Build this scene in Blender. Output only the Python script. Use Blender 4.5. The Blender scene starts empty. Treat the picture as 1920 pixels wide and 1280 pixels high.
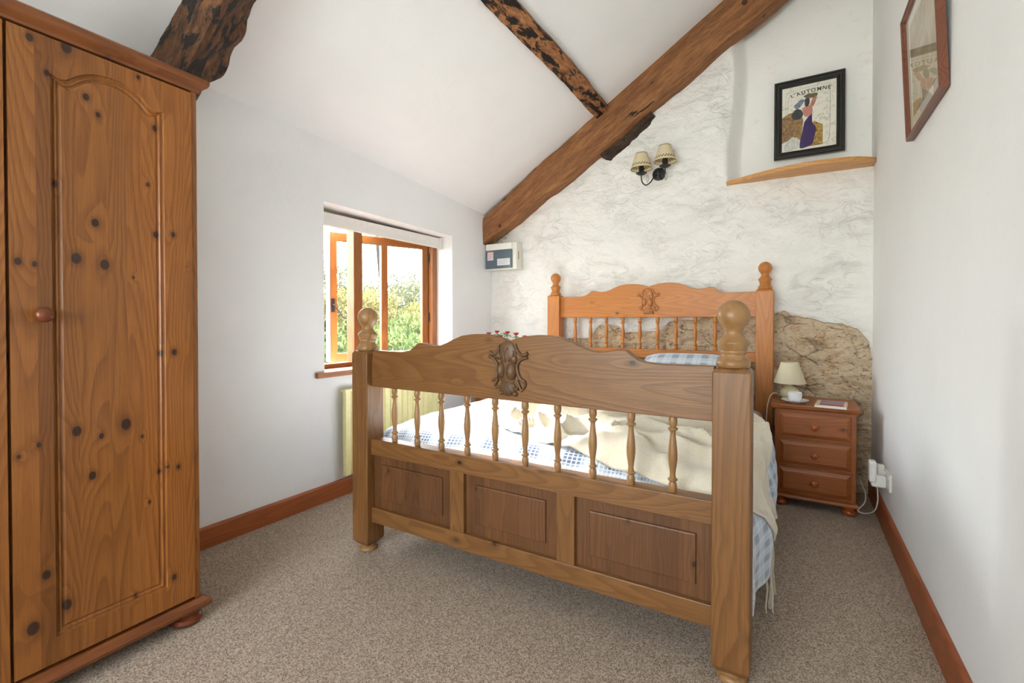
import bpy, bmesh, math, random
from mathutils import Vector, Matrix, noise, Euler
random.seed(7)
SC = bpy.context.scene
COL = SC.collection
PI = math.pi

# ------------------------------------------------------------------ camera
H = 1.1
cam = bpy.data.cameras.new('camera'); co = bpy.data.objects.new('camera', cam); COL.objects.link(co)
cam.sensor_width = 36; cam.lens = 884 / 1920 * 36; cam.shift_y = -29.2 / 1920; cam.clip_start = .02
co.location = (0, 0, H); co.rotation_euler = (math.radians(90 - .7), 0, math.radians(30.94))
SC.camera = co

# ------------------------------------------------------------------ node helper
def s2l(c):
    return tuple(((v / 255) / 12.92 if v / 255 <= .04045 else ((v / 255 + .055) / 1.055) ** 2.4) for v in c[:3]) + (1,)

class NT:
    def __init__(s, name):
        s.m = bpy.data.materials.new(name); s.m.use_nodes = True
        s.t = s.m.node_tree; s.t.nodes.clear()
        s.out = s.t.nodes.new('ShaderNodeOutputMaterial')
        s.p = s.t.nodes.new('ShaderNodeBsdfPrincipled')
        s.t.links.new(s.p.outputs[0], s.out.inputs[0])
    def n(s, typ, **kw):
        nd = s.t.nodes.new(typ)
        for k, v in kw.items(): setattr(nd, k, v)
        return nd
    def l(s, a, b): s.t.links.new(a, b)
    def put(s, sock, v):
        if hasattr(v, 'is_output') or isinstance(v, bpy.types.NodeSocket): s.l(v, sock)
        else: sock.default_value = v
    def math(s, op, a, b=0., c=0., clamp=False):
        nd = s.n('ShaderNodeMath', operation=op, use_clamp=clamp)
        s.put(nd.inputs[0], a); s.put(nd.inputs[1], b)
        if op in ('MULTIPLY_ADD', 'SMOOTH_MIN', 'SMOOTH_MAX', 'COMPARE'): s.put(nd.inputs[2], c)
        return nd.outputs[0]
    def vmath(s, op, a, b=(0, 0, 0)):
        nd = s.n('ShaderNodeVectorMath', operation=op)
        s.put(nd.inputs[0], a); s.put(nd.inputs[1], b)
        return nd.outputs['Value'] if op in ('LENGTH', 'DISTANCE') else nd.outputs[0]
    def noise(s, v, scale, detail=2, rough=.5, dist=0.):
        nd = s.n('ShaderNodeTexNoise'); s.l(v, nd.inputs['Vector'])
        nd.inputs['Scale'].default_value = scale; nd.inputs['Detail'].default_value = detail
        nd.inputs['Roughness'].default_value = rough; nd.inputs['Distortion'].default_value = dist
        return nd.outputs[0]
    def voro(s, v, scale, feat='F1', rnd=1., out='Distance'):
        nd = s.n('ShaderNodeTexVoronoi', feature=feat); s.l(v, nd.inputs['Vector'])
        nd.inputs['Scale'].default_value = scale; nd.inputs['Randomness'].default_value = rnd
        return nd.outputs[out]
    def mix(s, f, a, b, mode='MIX'):
        nd = s.n('ShaderNodeMix', data_type='RGBA', blend_type=mode)
        s.put(nd.inputs[0], f); s.put(nd.inputs[6], a); s.put(nd.inputs[7], b)
        return nd.outputs[2]
    def rng(s, v, a, b, c=0., d=1.):
        nd = s.n('ShaderNodeMapRange', interpolation_type='SMOOTHSTEP')
        s.put(nd.inputs[0], v)
        for i, x in enumerate((a, b, c, d)): nd.inputs[i + 1].default_value = x
        return nd.outputs[0]
    def ramp(s, v, pts, const=False):
        nd = s.n('ShaderNodeValToRGB'); s.l(v, nd.inputs[0]); r = nd.color_ramp
        if const: r.interpolation = 'CONSTANT'
        while len(r.elements) < len(pts): r.elements.new(.5)
        for e, (p, c) in zip(r.elements, pts): e.position = p; e.color = c
        return nd.outputs[0]
    def bump(s, h, dist, strength=1., nrm=None):
        nd = s.n('ShaderNodeBump'); s.l(h, nd.inputs['Height'])
        nd.inputs['Distance'].default_value = dist; nd.inputs['Strength'].default_value = strength
        if nrm is not None: s.l(nrm, nd.inputs['Normal'])
        s.l(nd.outputs[0], s.p.inputs['Normal']); return nd.outputs[0]
    def coord(s): return s.n('ShaderNodeTexCoord').outputs['Object']
    def base(s, c, rough=.5, spec=.5, metal=0.):
        s.put(s.p.inputs['Base Color'], c); s.put(s.p.inputs['Roughness'], rough)
        s.p.inputs['Specular IOR Level'].default_value = spec; s.p.inputs['Metallic'].default_value = metal
        return s

def plain(name, rgb, rough=.5, spec=.5, metal=0., bump=0., bscale=40, var=.06, trans=0.):
    m = NT(name); c = s2l(rgb); co_ = m.coord()
    nz = m.noise(co_, bscale, 3)
    dk = tuple(v * (1 - 2 * var) for v in c[:3]) + (1,)
    m.base(m.mix(nz, dk, tuple(min(1, v * (1 + var)) for v in c[:3]) + (1,)), rough, spec, metal)
    if bump: m.bump(nz, bump)
    if trans:
        m.p.inputs['Subsurface Weight'].default_value = 0
    return m.m

def wood(name, axis, dark, mid, light, knotc=(60, 32, 18), rough=.42, ring=26, stave=None, knots=None,
         auto_knots=True, kscale=1.7, coat=.0, fine=.35, stv=.35, knot_size=.10):
    """axis: 0,1,2 grain direction.  stave=(axis index across, width) glued boards of differing tone"""
    m = NT(name)
    c0 = m.coord()
    oi = m.n('ShaderNodeObjectInfo')
    off = m.n('ShaderNodeCombineXYZ')
    for i in range(3): m.l(m.math('MULTIPLY', oi.outputs['Random'], 3.7 + i * 2.1), off.inputs[i])
    c = m.vmath('ADD', c0, off.outputs[0]) if knots is None else c0
    sep = m.n('ShaderNodeSeparateXYZ'); m.l(c, sep.inputs[0])
    tone = None
    if stave:
        sv = m.math('FLOOR', m.math('DIVIDE', m.math('ADD', sep.outputs[stave[0]], m.math('MULTIPLY', m.math('SINE', m.math('MULTIPLY', sep.outputs[stave[0]], 31.)), .011)), stave[1]))
        wn = m.n('ShaderNodeTexWhiteNoise', noise_dimensions='1D'); m.l(sv, wn.inputs['W'])
        tone = wn.outputs[0]
        so = m.n('ShaderNodeCombineXYZ'); m.l(m.math('MULTIPLY', tone, 19.), so.inputs[axis])
        m.l(m.math('MULTIPLY', tone, 3.3), so.inputs[(axis + 1) % 3])
        cg = m.vmath('ADD', c, so.outputs[0])
    else: cg = c
    sc = [1., 1., 1.]; sc[axis] = .09
    stretched = m.vmath('MULTIPLY', cg, tuple(sc))
    sf = [1., 1., 1.]; sf[axis] = .03
    fibre_v = m.vmath('MULTIPLY', cg, tuple(sf))
    # knots
    kd = None; kphase = None
    if auto_knots:
        kv = [1., 1., 1.]; kv[axis] = .62
        kvec = m.vmath('MULTIPLY', c, tuple(kv))
        d = m.voro(kvec, 5.2 * kscale)
        kd = m.math('SUBTRACT', 1., m.rng(d, knot_size * .45, knot_size * .8))
        kphase = m.rng(d, .0, .42, 1., 0.)
        kr = m.rng(d, knot_size * .7, knot_size * 1.7, .4, 0.)
    if knots:
        for (k, r) in knots:
            kv = m.vmath('SUBTRACT', c0, k)
            sc2 = [1., 1., 1.]; sc2[axis] = .72
            kv = m.vmath('MULTIPLY', kv, tuple(sc2))
            ln = m.vmath('LENGTH', kv)
            one = m.rng(ln, r * .72, r * 1.1, 1., 0.)
            ph = m.rng(ln, 0., r * 5.5, 1., 0.)
            rr = m.rng(ln, r * 1.0, r * 2.2, .38, 0.)
            kd = one if kd is None else m.math('MAXIMUM', kd, one)
            if kphase is None: kphase, kr = ph, rr
            else: kphase = m.math('MAXIMUM', kphase, ph); kr = m.math('MAXIMUM', kr, rr)
    n1 = m.noise(stretched, 3.2, 2, .45)
    ph = m.math('MULTIPLY', n1, float(ring) * 2.6)
    if kphase is not None: ph = m.math('MULTIPLY_ADD', kphase, .8, ph)
    rings = m.math('FRACT', ph)
    line = m.math('MULTIPLY', m.rng(rings, .25, .92), m.rng(rings, 1., .92))
    fib = m.noise(fibre_v, 260, 3, .7)
    blot = m.noise(cg, 2.3, 3, .6)
    col = m.mix(m.math('MULTIPLY', line, .48), s2l(light), m.mix(.45, s2l(mid), s2l(dark)))
    col = m.mix(m.math('MULTIPLY', m.rng(fib, .35, .75), fine), col, s2l(dark))
    col = m.mix(m.rng(blot, .45, .75, 0., .5), col, s2l(mid))
    if tone is not None:
        tz_ = m.ramp(tone, [(0., (1.28, 1.22, 1.12, 1)), (.5, (1., 1., 1., 1)), (1., (.50, .46, .42, 1))])
        col = m.mix(stv, col, tz_, 'MULTIPLY')
    if kd is not None:
        col = m.mix(kr, col, s2l(dark)); col = m.mix(m.math('MULTIPLY', kd, .93), col, s2l(knotc))
    m.base(col, rough, .45)
    if coat: m.p.inputs['Coat Weight'].default_value = coat; m.p.inputs['Coat Roughness'].default_value = .25
    m.bump(m.math('ADD', fib, m.math('MULTIPLY', line, .5)), .0006, .6)
    return m.m

# ------------------------------------------------------------------ mesh builder
class MB:
    def __init__(s): s.v = []; s.f = []; s.uv = None
    def add(s, vs, fs):
        b = len(s.v); s.v += [tuple(v) for v in vs]; s.f += [tuple(i + b for i in f) for f in fs]; return s
    def box(s, x0, x1, y0, y1, z0, z1, M=None):
        vs = [Vector((x, y, z)) for z in (z0, z1) for y in (y0, y1) for x in (x0, x1)]
        if M: vs = [M @ v for v in vs]
        return s.add(vs, [(0, 2, 3, 1), (4, 5, 7, 6), (0, 1, 5, 4), (2, 6, 7, 3), (1, 3, 7, 5), (0, 4, 6, 2)])
    def prism(s, pts, a, b, mp):
        """extrude closed 2D pts between depths a and b; mp(u,v,d)->xyz"""
        n = len(pts)
        vs = [mp(u, v, a) for u, v in pts] + [mp(u, v, b) for u, v in pts]
        fs = [tuple(range(n)), tuple(range(2 * n - 1, n - 1, -1))] + [(i, i + n, (i + 1) % n + n, (i + 1) % n) for i in range(n)]
        return s.add(vs, fs)
    def lathe(s, prof, c=(0, 0, 0), seg=24, M=None, cap=True):
        n = len(prof); vs = []
        for i in range(seg):
            a = 2 * PI * i / seg
            for r, z in prof:
                v = Vector((r * math.cos(a), r * math.sin(a), z))
                if M: v = M @ v
                vs.append(v + Vector(c))
        fs = []
        for i in range(seg):
            j = (i + 1) % seg
            for k in range(n - 1): fs.append((i * n + k, j * n + k, j * n + k + 1, i * n + k + 1))
        if cap:
            if prof[0][0] > 1e-6: fs.append(tuple(i * n for i in range(seg))[::-1])
            if prof[-1][0] > 1e-6: fs.append(tuple(i * n + n - 1 for i in range(seg)))
        return s.add(vs, fs)
    def tube(s, path, r, seg=8, close=False):
        P = [Vector(p) for p in path]; n = len(P)
        rs = r if isinstance(r, (list, tuple)) else [r] * n
        vs = []; up = None
        for i in range(n):
            t = (P[(i + 1) % n] - P[i - 1]) if close else (P[min(i + 1, n - 1)] - P[max(i - 1, 0)])
            t.normalize()
            if up is None: up = t.orthogonal().normalized()
            up = (up - t * up.dot(t)); up = up.normalized() if up.length > 1e-6 else t.orthogonal().normalized()
            w = t.cross(up)
            for k in range(seg):
                a = 2 * PI * k / seg; vs.append(P[i] + (up * math.cos(a) + w * math.sin(a)) * rs[i])
        fs = []
        for i in range(n if close else n - 1):
            j = (i + 1) % n
            for k in range(seg): fs.append((i * seg + k, i * seg + (k + 1) % seg, j * seg + (k + 1) % seg, j * seg + k))
        if not close: fs += [tuple(range(seg))[::-1], tuple((n - 1) * seg + k for k in range(seg))]
        return s.add(vs, fs)
    def ell(s, c, r, seg=16, rings=10, M=None):
        prof = [(math.sin(PI * k / rings), -math.cos(PI * k / rings)) for k in range(rings + 1)]
        vs = []; fs = []
        for i in range(seg):
            a = 2 * PI * i / seg
            for q, z in prof:
                v = Vector((q * math.cos(a) * r[0], q * math.sin(a) * r[1], z * r[2]))
                if M: v = M @ v
                vs.append(v + Vector(c))
        n = rings + 1
        for i in range(seg):
            j = (i + 1) % seg
            for k in range(rings): fs.append((i * n + k, j * n + k, j * n + k + 1, i * n + k + 1))
        return s.add(vs, fs)
    def grid(s, fn, nu, nv, uvfn=None):
        vs = [fn(i / nu, j / nv) for j in range(nv + 1) for i in range(nu + 1)]
        fs = [(j * (nu + 1) + i, j * (nu + 1) + i + 1, (j + 1) * (nu + 1) + i + 1, (j + 1) * (nu + 1) + i) for j in range(nv) for i in range(nu)]
        return s.add(vs, fs)
    def build(s, name, mat, parent=None, smooth=None, bevel=0., seg=2, weld=False, local=False, solid=0., subsurf=0):
        me = bpy.data.meshes.new(name)
        off = Vector(parent_loc(parent)) if (parent is not None and not local) else Vector((0, 0, 0))
        me.from_pydata([tuple(Vector(v) - off) for v in s.v], [], s.f)
        bm = bmesh.new(); bm.from_mesh(me)
        if weld: bmesh.ops.remove_doubles(bm, verts=bm.verts, dist=1e-5)
        bmesh.ops.recalc_face_normals(bm, faces=bm.faces)
        bm.to_mesh(me); bm.free()
        if smooth is not None:
            for p in me.polygons: p.use_smooth = True
            if smooth < 180: me.set_sharp_from_angle(angle=math.radians(smooth))
        me.materials.append(mat)
        o = bpy.data.objects.new(name, me); COL.objects.link(o)
        if parent is not None: o.parent = parent
        if solid:
            md = o.modifiers.new('solid', 'SOLIDIFY'); md.thickness = solid; md.offset = 0
        if bevel:
            md = o.modifiers.new('bevel', 'BEVEL'); md.width = bevel; md.segments = seg; md.limit_method = 'ANGLE'
            md.angle_limit = math.radians(35)
        if subsurf:
            md = o.modifiers.new('sub', 'SUBSURF'); md.levels = subsurf; md.render_levels = subsurf
        return o

def parent_loc(p):
    v = Vector((0, 0, 0))
    while p is not None: v += p.location; p = p.parent
    return v
def tag(o, label, cat, group=None):
    o['label'] = label; o['category'] = cat
    if group: o['group'] = group
    return o
def thing(name, label, cat, loc=(0, 0, 0), rot=0., group=None):
    o = bpy.data.objects.new(name, None); COL.objects.link(o); o.location = loc; o.rotation_euler = (0, 0, rot)
    o.empty_display_size = .05
    return tag(o, label, cat, group)
def struct(o): o['kind'] = 'structure'; return o
def offset_poly(pts, d):
    """inward offset of a CCW polygon"""
    n = len(pts); out = []
    for i in range(n):
        a, b, c = Vector(pts[i - 1]), Vector(pts[i]), Vector(pts[(i + 1) % n])
        e1 = (b - a).normalized(); e2 = (c - b).normalized()
        n1 = Vector((-e1.y, e1.x)); n2 = Vector((-e2.y, e2.x)); m = n1 + n2
        if m.length < 1e-6: m = n1
        m.normalize(); k = d / max(.5, m.dot(n1)); out.append((b.x + m.x * k, b.y + m.y * k))
    return out
def panel(mb, outer, loop, steps, back, mp, lpf=None):
    """slab: outer CCW polygon at depth 0, moulded rings following loop (CCW), back at depth `back`.
       mp(u,v,d): d positive = into the slab"""
    bm = bmesh.new()
    vo = [bm.verts.new((u, v, 0)) for u, v in outer]; eo = [bm.edges.new((vo[i - 1], vo[i])) for i in range(len(vo))]
    vi = [bm.verts.new((u, v, 0)) for u, v in loop]; ei = [bm.edges.new((vi[i - 1], vi[i])) for i in range(len(vi))]
    bmesh.ops.triangle_fill(bm, use_beauty=True, use_dissolve=False, edges=eo + ei)
    bm.verts.index_update()
    # keep only ring faces (drop any inside the loop)
    vs = [mp(v.co.x, v.co.y, 0) for v in bm.verts]; fs = []
    iset = set(v.index for v in vi)
    for f in bm.faces:
        ids = [v.index for v in f.verts]
        if all(i in iset for i in ids):
            c = f.calc_center_median()
            if inside((c.x, c.y), loop): continue
        fs.append(tuple(ids))
    bm.free(); mb.add(vs, fs)
    prev = [mp(u, v, 0) for u, v in loop]; n = len(loop)
    for off, dep in steps:
        q = lpf(off) if lpf else offset_poly(loop, off); cur = [mp(u, v, dep) for u, v in q]
        mb.add(prev + cur, [(i, (i + 1) % n, (i + 1) % n + n, i + n) for i in range(n)]); prev = cur
    mb.add(prev, [tuple(range(n))])
    m = len(outer); a = [mp(u, v, 0) for u, v in outer]; b = [mp(u, v, back) for u, v in outer]
    mb.add(a + b, [(i, (i + 1) % m, (i + 1) % m + m, i + m) for i in range(m)] + [tuple(range(m, 2 * m))])
def inside(p, poly):
    x, y = p; r = False; n = len(poly)
    for i in range(n):
        (x1, y1), (x2, y2) = poly[i - 1], poly[i]
        if (y1 > y) != (y2 > y) and x < (x2 - x1) * (y - y1) / (y2 - y1) + x1: r = not r
    return r
def rect(a, b, c, d): return [(a, c), (b, c), (b, d), (a, d)]
def sm(a, b, x):
    t = min(1, max(0, (x - a) / (b - a))); return t * t * (3 - 2 * t)
def lerp_tab(tab, x):
    if x <= tab[0][0]: return tab[0][1]
    for (x0, y0), (x1, y1) in zip(tab, tab[1:]):
        if x <= x1: return y0 + (y1 - y0) * (x - x0) / (x1 - x0)
    return tab[-1][1]
def curve_pts(pts, n):
    """Catmull-Rom through pts"""
    P = [Vector(p) for p in pts]; P = [2 * P[0] - P[1]] + P + [2 * P[-1] - P[-2]]; out = []
    for i in range(1, len(P) - 2):
        for k in range(n):
            t = k / n; a, b, c, d = P[i - 1:i + 3]
            out.append(.5 * ((2 * b) + (c - a) * t + (2 * a - 5 * b + 4 * c - d) * t * t + (3 * b - a - 3 * c + d) * t ** 3))
    out.append(P[-2]); return out

# ------------------------------------------------------------------ materials
M_pine_w = dict(dark=(120, 66, 26), mid=(158, 96, 42), light=(190, 124, 60))
WK = [(.447, 1.894, .014), (.526, 1.906, .02), (.482, 1.811, .012), (.572, 1.78, .012), (.601, 1.737, .009), (.706, 1.899, .010),
      (.756, 1.75, .012), (.499, 1.498, .011), (.733, 1.554, .008), (.591, 1.401, .014),
      (.545, 1.286, .018), (.614, 1.274, .018), (.418, 1.263, .013), (.452, 1.259, .011), (.756, 1.39, .013), (.806, 1.398, .012),
      (.69, 1.24, .005), (.851, 1.29, .006), (.542, .765, .017), (.601, .738, .010), (.666, .762, .020),
      (.71, .713, .007), (.578, .62, .014), (.415, .72, .009), (.456, .744, .010), (.729, .487, .006), (.759, .582, .010), (.783, .592, .008),
      (.816, .583, .011), (.469, .364, .016), (.515, .252, .017), (.44, .225, .022), (.8, .199, .013), (.688, .191, .008),
      (.766, .987, .011), (.806, .988, .014)]
COLS_W = dict(dark=(82, 42, 15), mid=(124, 72, 26), light=(150, 94, 40))
m_plaster = NT('white_plaster')
_c = m_plaster.coord(); _n = m_plaster.noise(_c, 3.5, 5, .55); _f = m_plaster.noise(_c, 60, 3, .6)
m_plaster.base(m_plaster.mix(_n, s2l((234, 234, 234)), s2l((242, 242, 242))), .85, .2)
m_plaster.bump(m_plaster.math('ADD', m_plaster.math('MULTIPLY', _n, 3.), m_plaster.math('MULTIPLY', _f, .15)), .004, .5)
MAT_PLASTER = m_plaster.m

# far wall: white painted rubble + bare stone (point attribute 'bare')
def mat_stone():
    m = NT('painted_rubble_and_bare_stone'); c = m.coord()
    at = m.n('ShaderNodeAttribute', attribute_name='bare'); smo = m.n('ShaderNodeAttribute', attribute_name='smoothed')
    edge = m.math('ADD', at.outputs['Fac'], m.math('MULTIPLY', m.math('SUBTRACT', m.noise(c, 28, 4, .7), .5), .75))
    bare = m.rng(edge, .44, .54)
    cs = m.vmath('MULTIPLY', c, (1., 1., 1.7))
    n1 = m.noise(cs, 9, 6, .65, .6); n2 = m.noise(cs, 42, 6, .75, .4); n3 = m.noise(c, 150, 3, .7)
    sc_ = m.ramp(n1, [(.3, s2l((176, 152, 120))), (.42, s2l((222, 198, 162))), (.52, s2l((240, 222, 190))), (.62, s2l((218, 202, 176))), (.74, s2l((246, 230, 202)))])
    sc_ = m.mix(m.rng(n2, .45, .36), sc_, s2l((146, 122, 94)))
    sc_ = m.mix(m.rng(n2, .56, .68, 0., .6), sc_, s2l((250, 238, 214)))
    ve = m.voro(m.vmath('ADD', cs, m.vmath('MULTIPLY', m.n('ShaderNodeTexNoise').outputs[1], (.05, .05, .05))), 5.5, 'DISTANCE_TO_EDGE')
    crack = m.math('MULTIPLY', m.rng(ve, .05, .0), m.rng(m.noise(c, 7, 3), .42, .6))
    sc_ = m.mix(m.math('MULTIPLY', crack, .45), sc_, s2l((84, 70, 54)))
    sc_ = m.mix(m.rng(n3, .62, .75, 0., .5), sc_, s2l((130, 116, 94)))
    sc_ = m.mix(1., sc_, (1.32, 1.25, 1.24, 1), 'MULTIPLY')
    wn = m.noise(c, 4, 4)
    white = m.mix(wn, s2l((238, 235, 230)), s2l((246, 244, 240)))
    yel = m.rng(m.noise(cs, 14, 5, .7), .56, .74, 0., .30)
    white = m.mix(yel, white, s2l((218, 204, 176)))
    col = m.mix(bare, white, sc_)
    m.base(col, .85, .2)
    # relief
    rid = m.noise(m.vmath('MULTIPLY', c, (1., 1., 1.7)), 7, 7, .6, 1.6)
    ch = m.math('ABSOLUTE', m.math('SUBTRACT', rid, .5))
    crease = m.rng(ch, .0, .08)
    pw = m.math('ADD', m.math('MULTIPLY', m.math('MULTIPLY', crease, -.55), m.rng(m.noise(c, 3, 3), .42, .6, 0., .55)), m.math('ADD', m.math('MULTIPLY', rid, 1.8), m.math('MULTIPLY', m.noise(c, 75, 4, .65), .35)))
    pw = m.math('MULTIPLY', pw, m.math('SUBTRACT', 1., m.math('MULTIPLY', smo.outputs['Fac'], .93)))
    ps = m.math('ADD', m.math('MULTIPLY', n2, 3.), m.math('ADD', m.math('MULTIPLY', n1, 1.6), m.math('MULTIPLY', crack, -2.)))
    h = m.math('ADD', m.math('MULTIPLY', pw, m.math('SUBTRACT', 1., bare)), m.math('MULTIPLY', m.math('SUBTRACT', ps, 3.2), bare))
    m.bump(h, .011, .85)
    return m.m
MAT_STONE = mat_stone()

def mat_carpet():
    m = NT('speckled_beige_carpet'); c = m.coord()
    cc = m.vmath('ADD', c, m.vmath('MULTIPLY', m.noise(c, 55, 2), (.006, .006, 0)))
    n = m.noise(cc, 330, 4, .7, .8); v = m.voro(cc, 300, out='Color')
    sp = m.n('ShaderNodeSeparateColor'); m.l(v, sp.inputs[0])
    k = m.math('ADD', m.math('MULTIPLY', n, .6), m.math('MULTIPLY', sp.outputs[0], .4))
    col = m.ramp(k, [(.28, s2l((104, 86, 70))), (.42, s2l((146, 126, 107))), (.54, s2l((176, 157, 137))), (.68, s2l((200, 183, 163)))])
    big = m.noise(c, 2.2, 4)
    col = m.mix(m.rng(big, .35, .7, 0., .12), col, s2l((150, 132, 116)))
    m.base(col, .95, .1); m.p.inputs['Sheen Weight'].default_value = .15
    m.bump(k, .004, .7); return m.m
MAT_CARPET = mat_carpet()

BED_SHADED = dict(dark=(74, 45, 22), mid=(108, 70, 34), light=(130, 89, 48), knotc=(40, 24, 16))  # same pine as the headboard, with the footboard's shade put into the colour
bed_x = wood('shaded_bed_pine_along_x', 0, rough=.4, ring=22, kscale=1.6, **BED_SHADED)
bed_z = wood('shaded_bed_pine_upright', 2, rough=.4, ring=16, kscale=1.6, **BED_SHADED)
bed_p = wood('shaded_bed_pine_panels', 2, rough=.42, ring=18, stave=(0, .085), stv=.4, kscale=2.0, dark=(64, 39, 21), mid=(90, 57, 31), light=(108, 71, 41), knotc=(34, 20, 13))
bed_carve = plain('shaded_carved_pine', (96, 68, 42), .45, bscale=60, bump=.001)
bed_turn = wood('shaded_turned_pine', 2, rough=.36, ring=12, auto_knots=False, fine=.2, dark=(96, 64, 36), mid=(134, 96, 56), light=(154, 116, 74))  # lighter for wear, over the footboard's painted-in shade
HB_LIT = dict(dark=(144, 80, 30), mid=(176, 104, 42), light=(194, 124, 58), knotc=(90, 48, 26))  # the bed's pine again, with the light at the headboard painted in
hb_x = wood('lit_headboard_pine_along_x', 0, rough=.4, ring=22, kscale=1.6, **HB_LIT)
hb_z = wood('lit_headboard_pine_upright', 2, rough=.4, ring=16, kscale=1.6, **HB_LIT)
hb_turn = wood('lit_turned_headboard_pine', 2, rough=.38, ring=14, auto_knots=False, fine=.2, **HB_LIT)
hb_carve = plain('lit_carved_headboard_pine', (176, 112, 58), .4, bscale=60, bump=.001)
RED = dict(dark=(106, 51, 21), mid=(142, 74, 32), light=(164, 94, 44), knotc=(84, 40, 20))
red_x = wood('bedside_pine_along_x', 0, rough=.33, ring=18, kscale=1.6, coat=.3, **RED)
red_z = wood('bedside_pine_upright', 2, rough=.33, ring=14, auto_knots=False, coat=.3, **RED)
red_k = plain('bedside_knob_wood', (168, 84, 38), .25, bscale=30)
win_z = wood('window_timber_upright', 2, dark=(96, 52, 20), mid=(132, 76, 32), light=(152, 94, 44), rough=.35, ring=12, kscale=.6)
win_y = wood('window_timber_level', 1, dark=(96, 52, 20), mid=(132, 76, 32), light=(152, 94, 44), rough=.35, ring=12, kscale=.6)
skirt = wood('baseboard_wood', 1, dark=(112, 54, 24), mid=(146, 76, 38), light=(164, 90, 48), rough=.45, ring=16, kscale=.5)
sill_w = wood('sill_wood', 1, dark=(110, 62, 34), mid=(146, 90, 54), light=(166, 110, 70), rough=.5, ring=16, kscale=.5)
shelf_w = wood('shelf_pine', 0, dark=(150, 92, 44), mid=(194, 132, 74), light=(216, 160, 100), rough=.45, ring=14, kscale=.5)
ward_z = wood('wardrobe_pine_upright', 2, rough=.36, ring=20, stave=(1, .055), stv=.75, knots=None, kscale=1.6, coat=.15, knotc=(48, 26, 16), **COLS_W)
ward_y = wood('wardrobe_pine_level', 1, rough=.36, ring=16, kscale=1.6, coat=.15, dark=(74, 36, 15), mid=(108, 57, 25), light=(128, 74, 35))
ward_foot = plain('wardrobe_bun_foot_wood', (112, 56, 26), .3, bscale=20)

def beam_mat(name, axis_scale, base1, base2, black=.5, rot=0., rough=.7, streak=0.):
    m = NT(name); c = m.coord()
    mp = m.n('ShaderNodeMapping'); m.l(c, mp.inputs[0]); mp.inputs['Rotation'].default_value = (0, rot, 0); v = m.vmath('MULTIPLY', mp.outputs[0], axis_scale)
    a = m.noise(v, 16, 6, .7, .4); b = m.noise(v, 15, 5, .65, .5); f = m.noise(v, 90, 4, .7)
    col = m.mix(m.rng(a, .3, .7), s2l(base1), s2l(base2))
    col = m.mix(m.rng(f, .45, .7, 0., .55), col, s2l(tuple(int(x * .55) for x in base1)))
    if streak: col = m.mix(m.rng(m.noise(v, 34, 5, .7, .3), .40, .62, streak, 0.), col, s2l(tuple(int(x * .42) for x in base2)))
    if black: col = m.mix(m.rng(b, .66 - black * .4, .72 - black * .4), col, m.mix(f, s2l((22, 19, 19)), s2l((46, 38, 34))))
    kn = m.voro(c, 5.5); col = m.mix(m.rng(kn, .14, .07, 0., .85), col, s2l((46, 28, 18)))
    m.base(col, rough, .3); m.bump(m.math('ADD', a, m.math('MULTIPLY', f, .4)), .012, .7)
    return m.m
MAT_RAFTER = beam_mat('old_rafter_timber', (.16, 1, 1), (172, 118, 74), (136, 88, 54), black=.03, rot=math.radians(33), streak=.3)
MAT_PURLIN = beam_mat('purlin_worn_timber', (1.7, .42, 1.7), (196, 136, 88), (160, 106, 66), black=.43, streak=.45)
MAT_CRUCK = beam_mat('dark_truss_timber', (.45, 1, 1), (134, 88, 54), (72, 50, 36), black=.42, rot=math.radians(33), streak=.5)
MAT_WEDGE = beam_mat('dark_wedge_timber', (1, 1, 1), (88, 66, 50), (52, 40, 32), black=.3)

# ------------------------------------------------------------------ room shell
XL, XR, YF, YN = -2.44, .42, 3.70, -1.9
def ceil_z(x, y):
    z0 = lerp_tab([(-2., 2.28), (1.0, 2.235), (1.64, 2.205), (2.4, 2.155), (3.5, 2.07), (3.9, 2.045)], y)
    z1 = 2.765
    if x < -1.29: return z0 + (z1 - z0) * (x - XL) / (XL * -1 - 1.29)
    return z1 + .622 * (x + 1.29)
# floor
mb = MB(); mb.box(XL - .3, XR + .2, YN - .2, YF + .4, -.12, 0)
floor = struct(mb.build('floor', MAT_CARPET))
# ceiling : two pitched strips, thick
def ceiling():
    mb = MB(); xs = [XL - .34, XL, -2.2, -1.9, -1.6, -1.29, -.8, -.3, XR + .2]; n = 14
    ys = [YN - .2 + (YF + .5 - YN + .2) * j / n for j in range(n + 1)]
    vs = [(x, y, ceil_z(x, y) if x >= XL else ceil_z(XL, y) - .2) for y in ys for x in xs]
    top = [(x, y, z + .25) for x, y, z in vs]; N = len(vs); w = len(xs)
    fs = []
    for j in range(n):
        for i in range(w - 1):
            a = j * w + i; q = (a, a + 1, a + 1 + w, a + w); fs.append(q); fs.append(tuple(k + N for k in q[::-1]))
    rim = [i for i in range(w)] + [j * w + w - 1 for j in range(1, n + 1)] + [n * w + i for i in range(w - 2, -1, -1)] + [j * w for j in range(n - 1, 0, -1)]
    for k in range(len(rim)): a, b = rim[k], rim[(k + 1) % len(rim)]; fs.append((a, b, b + N, a + N))
    mb.add(vs + top, fs); return mb.build('ceiling', MAT_PLASTER, smooth=40)
struct(ceiling())
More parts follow.
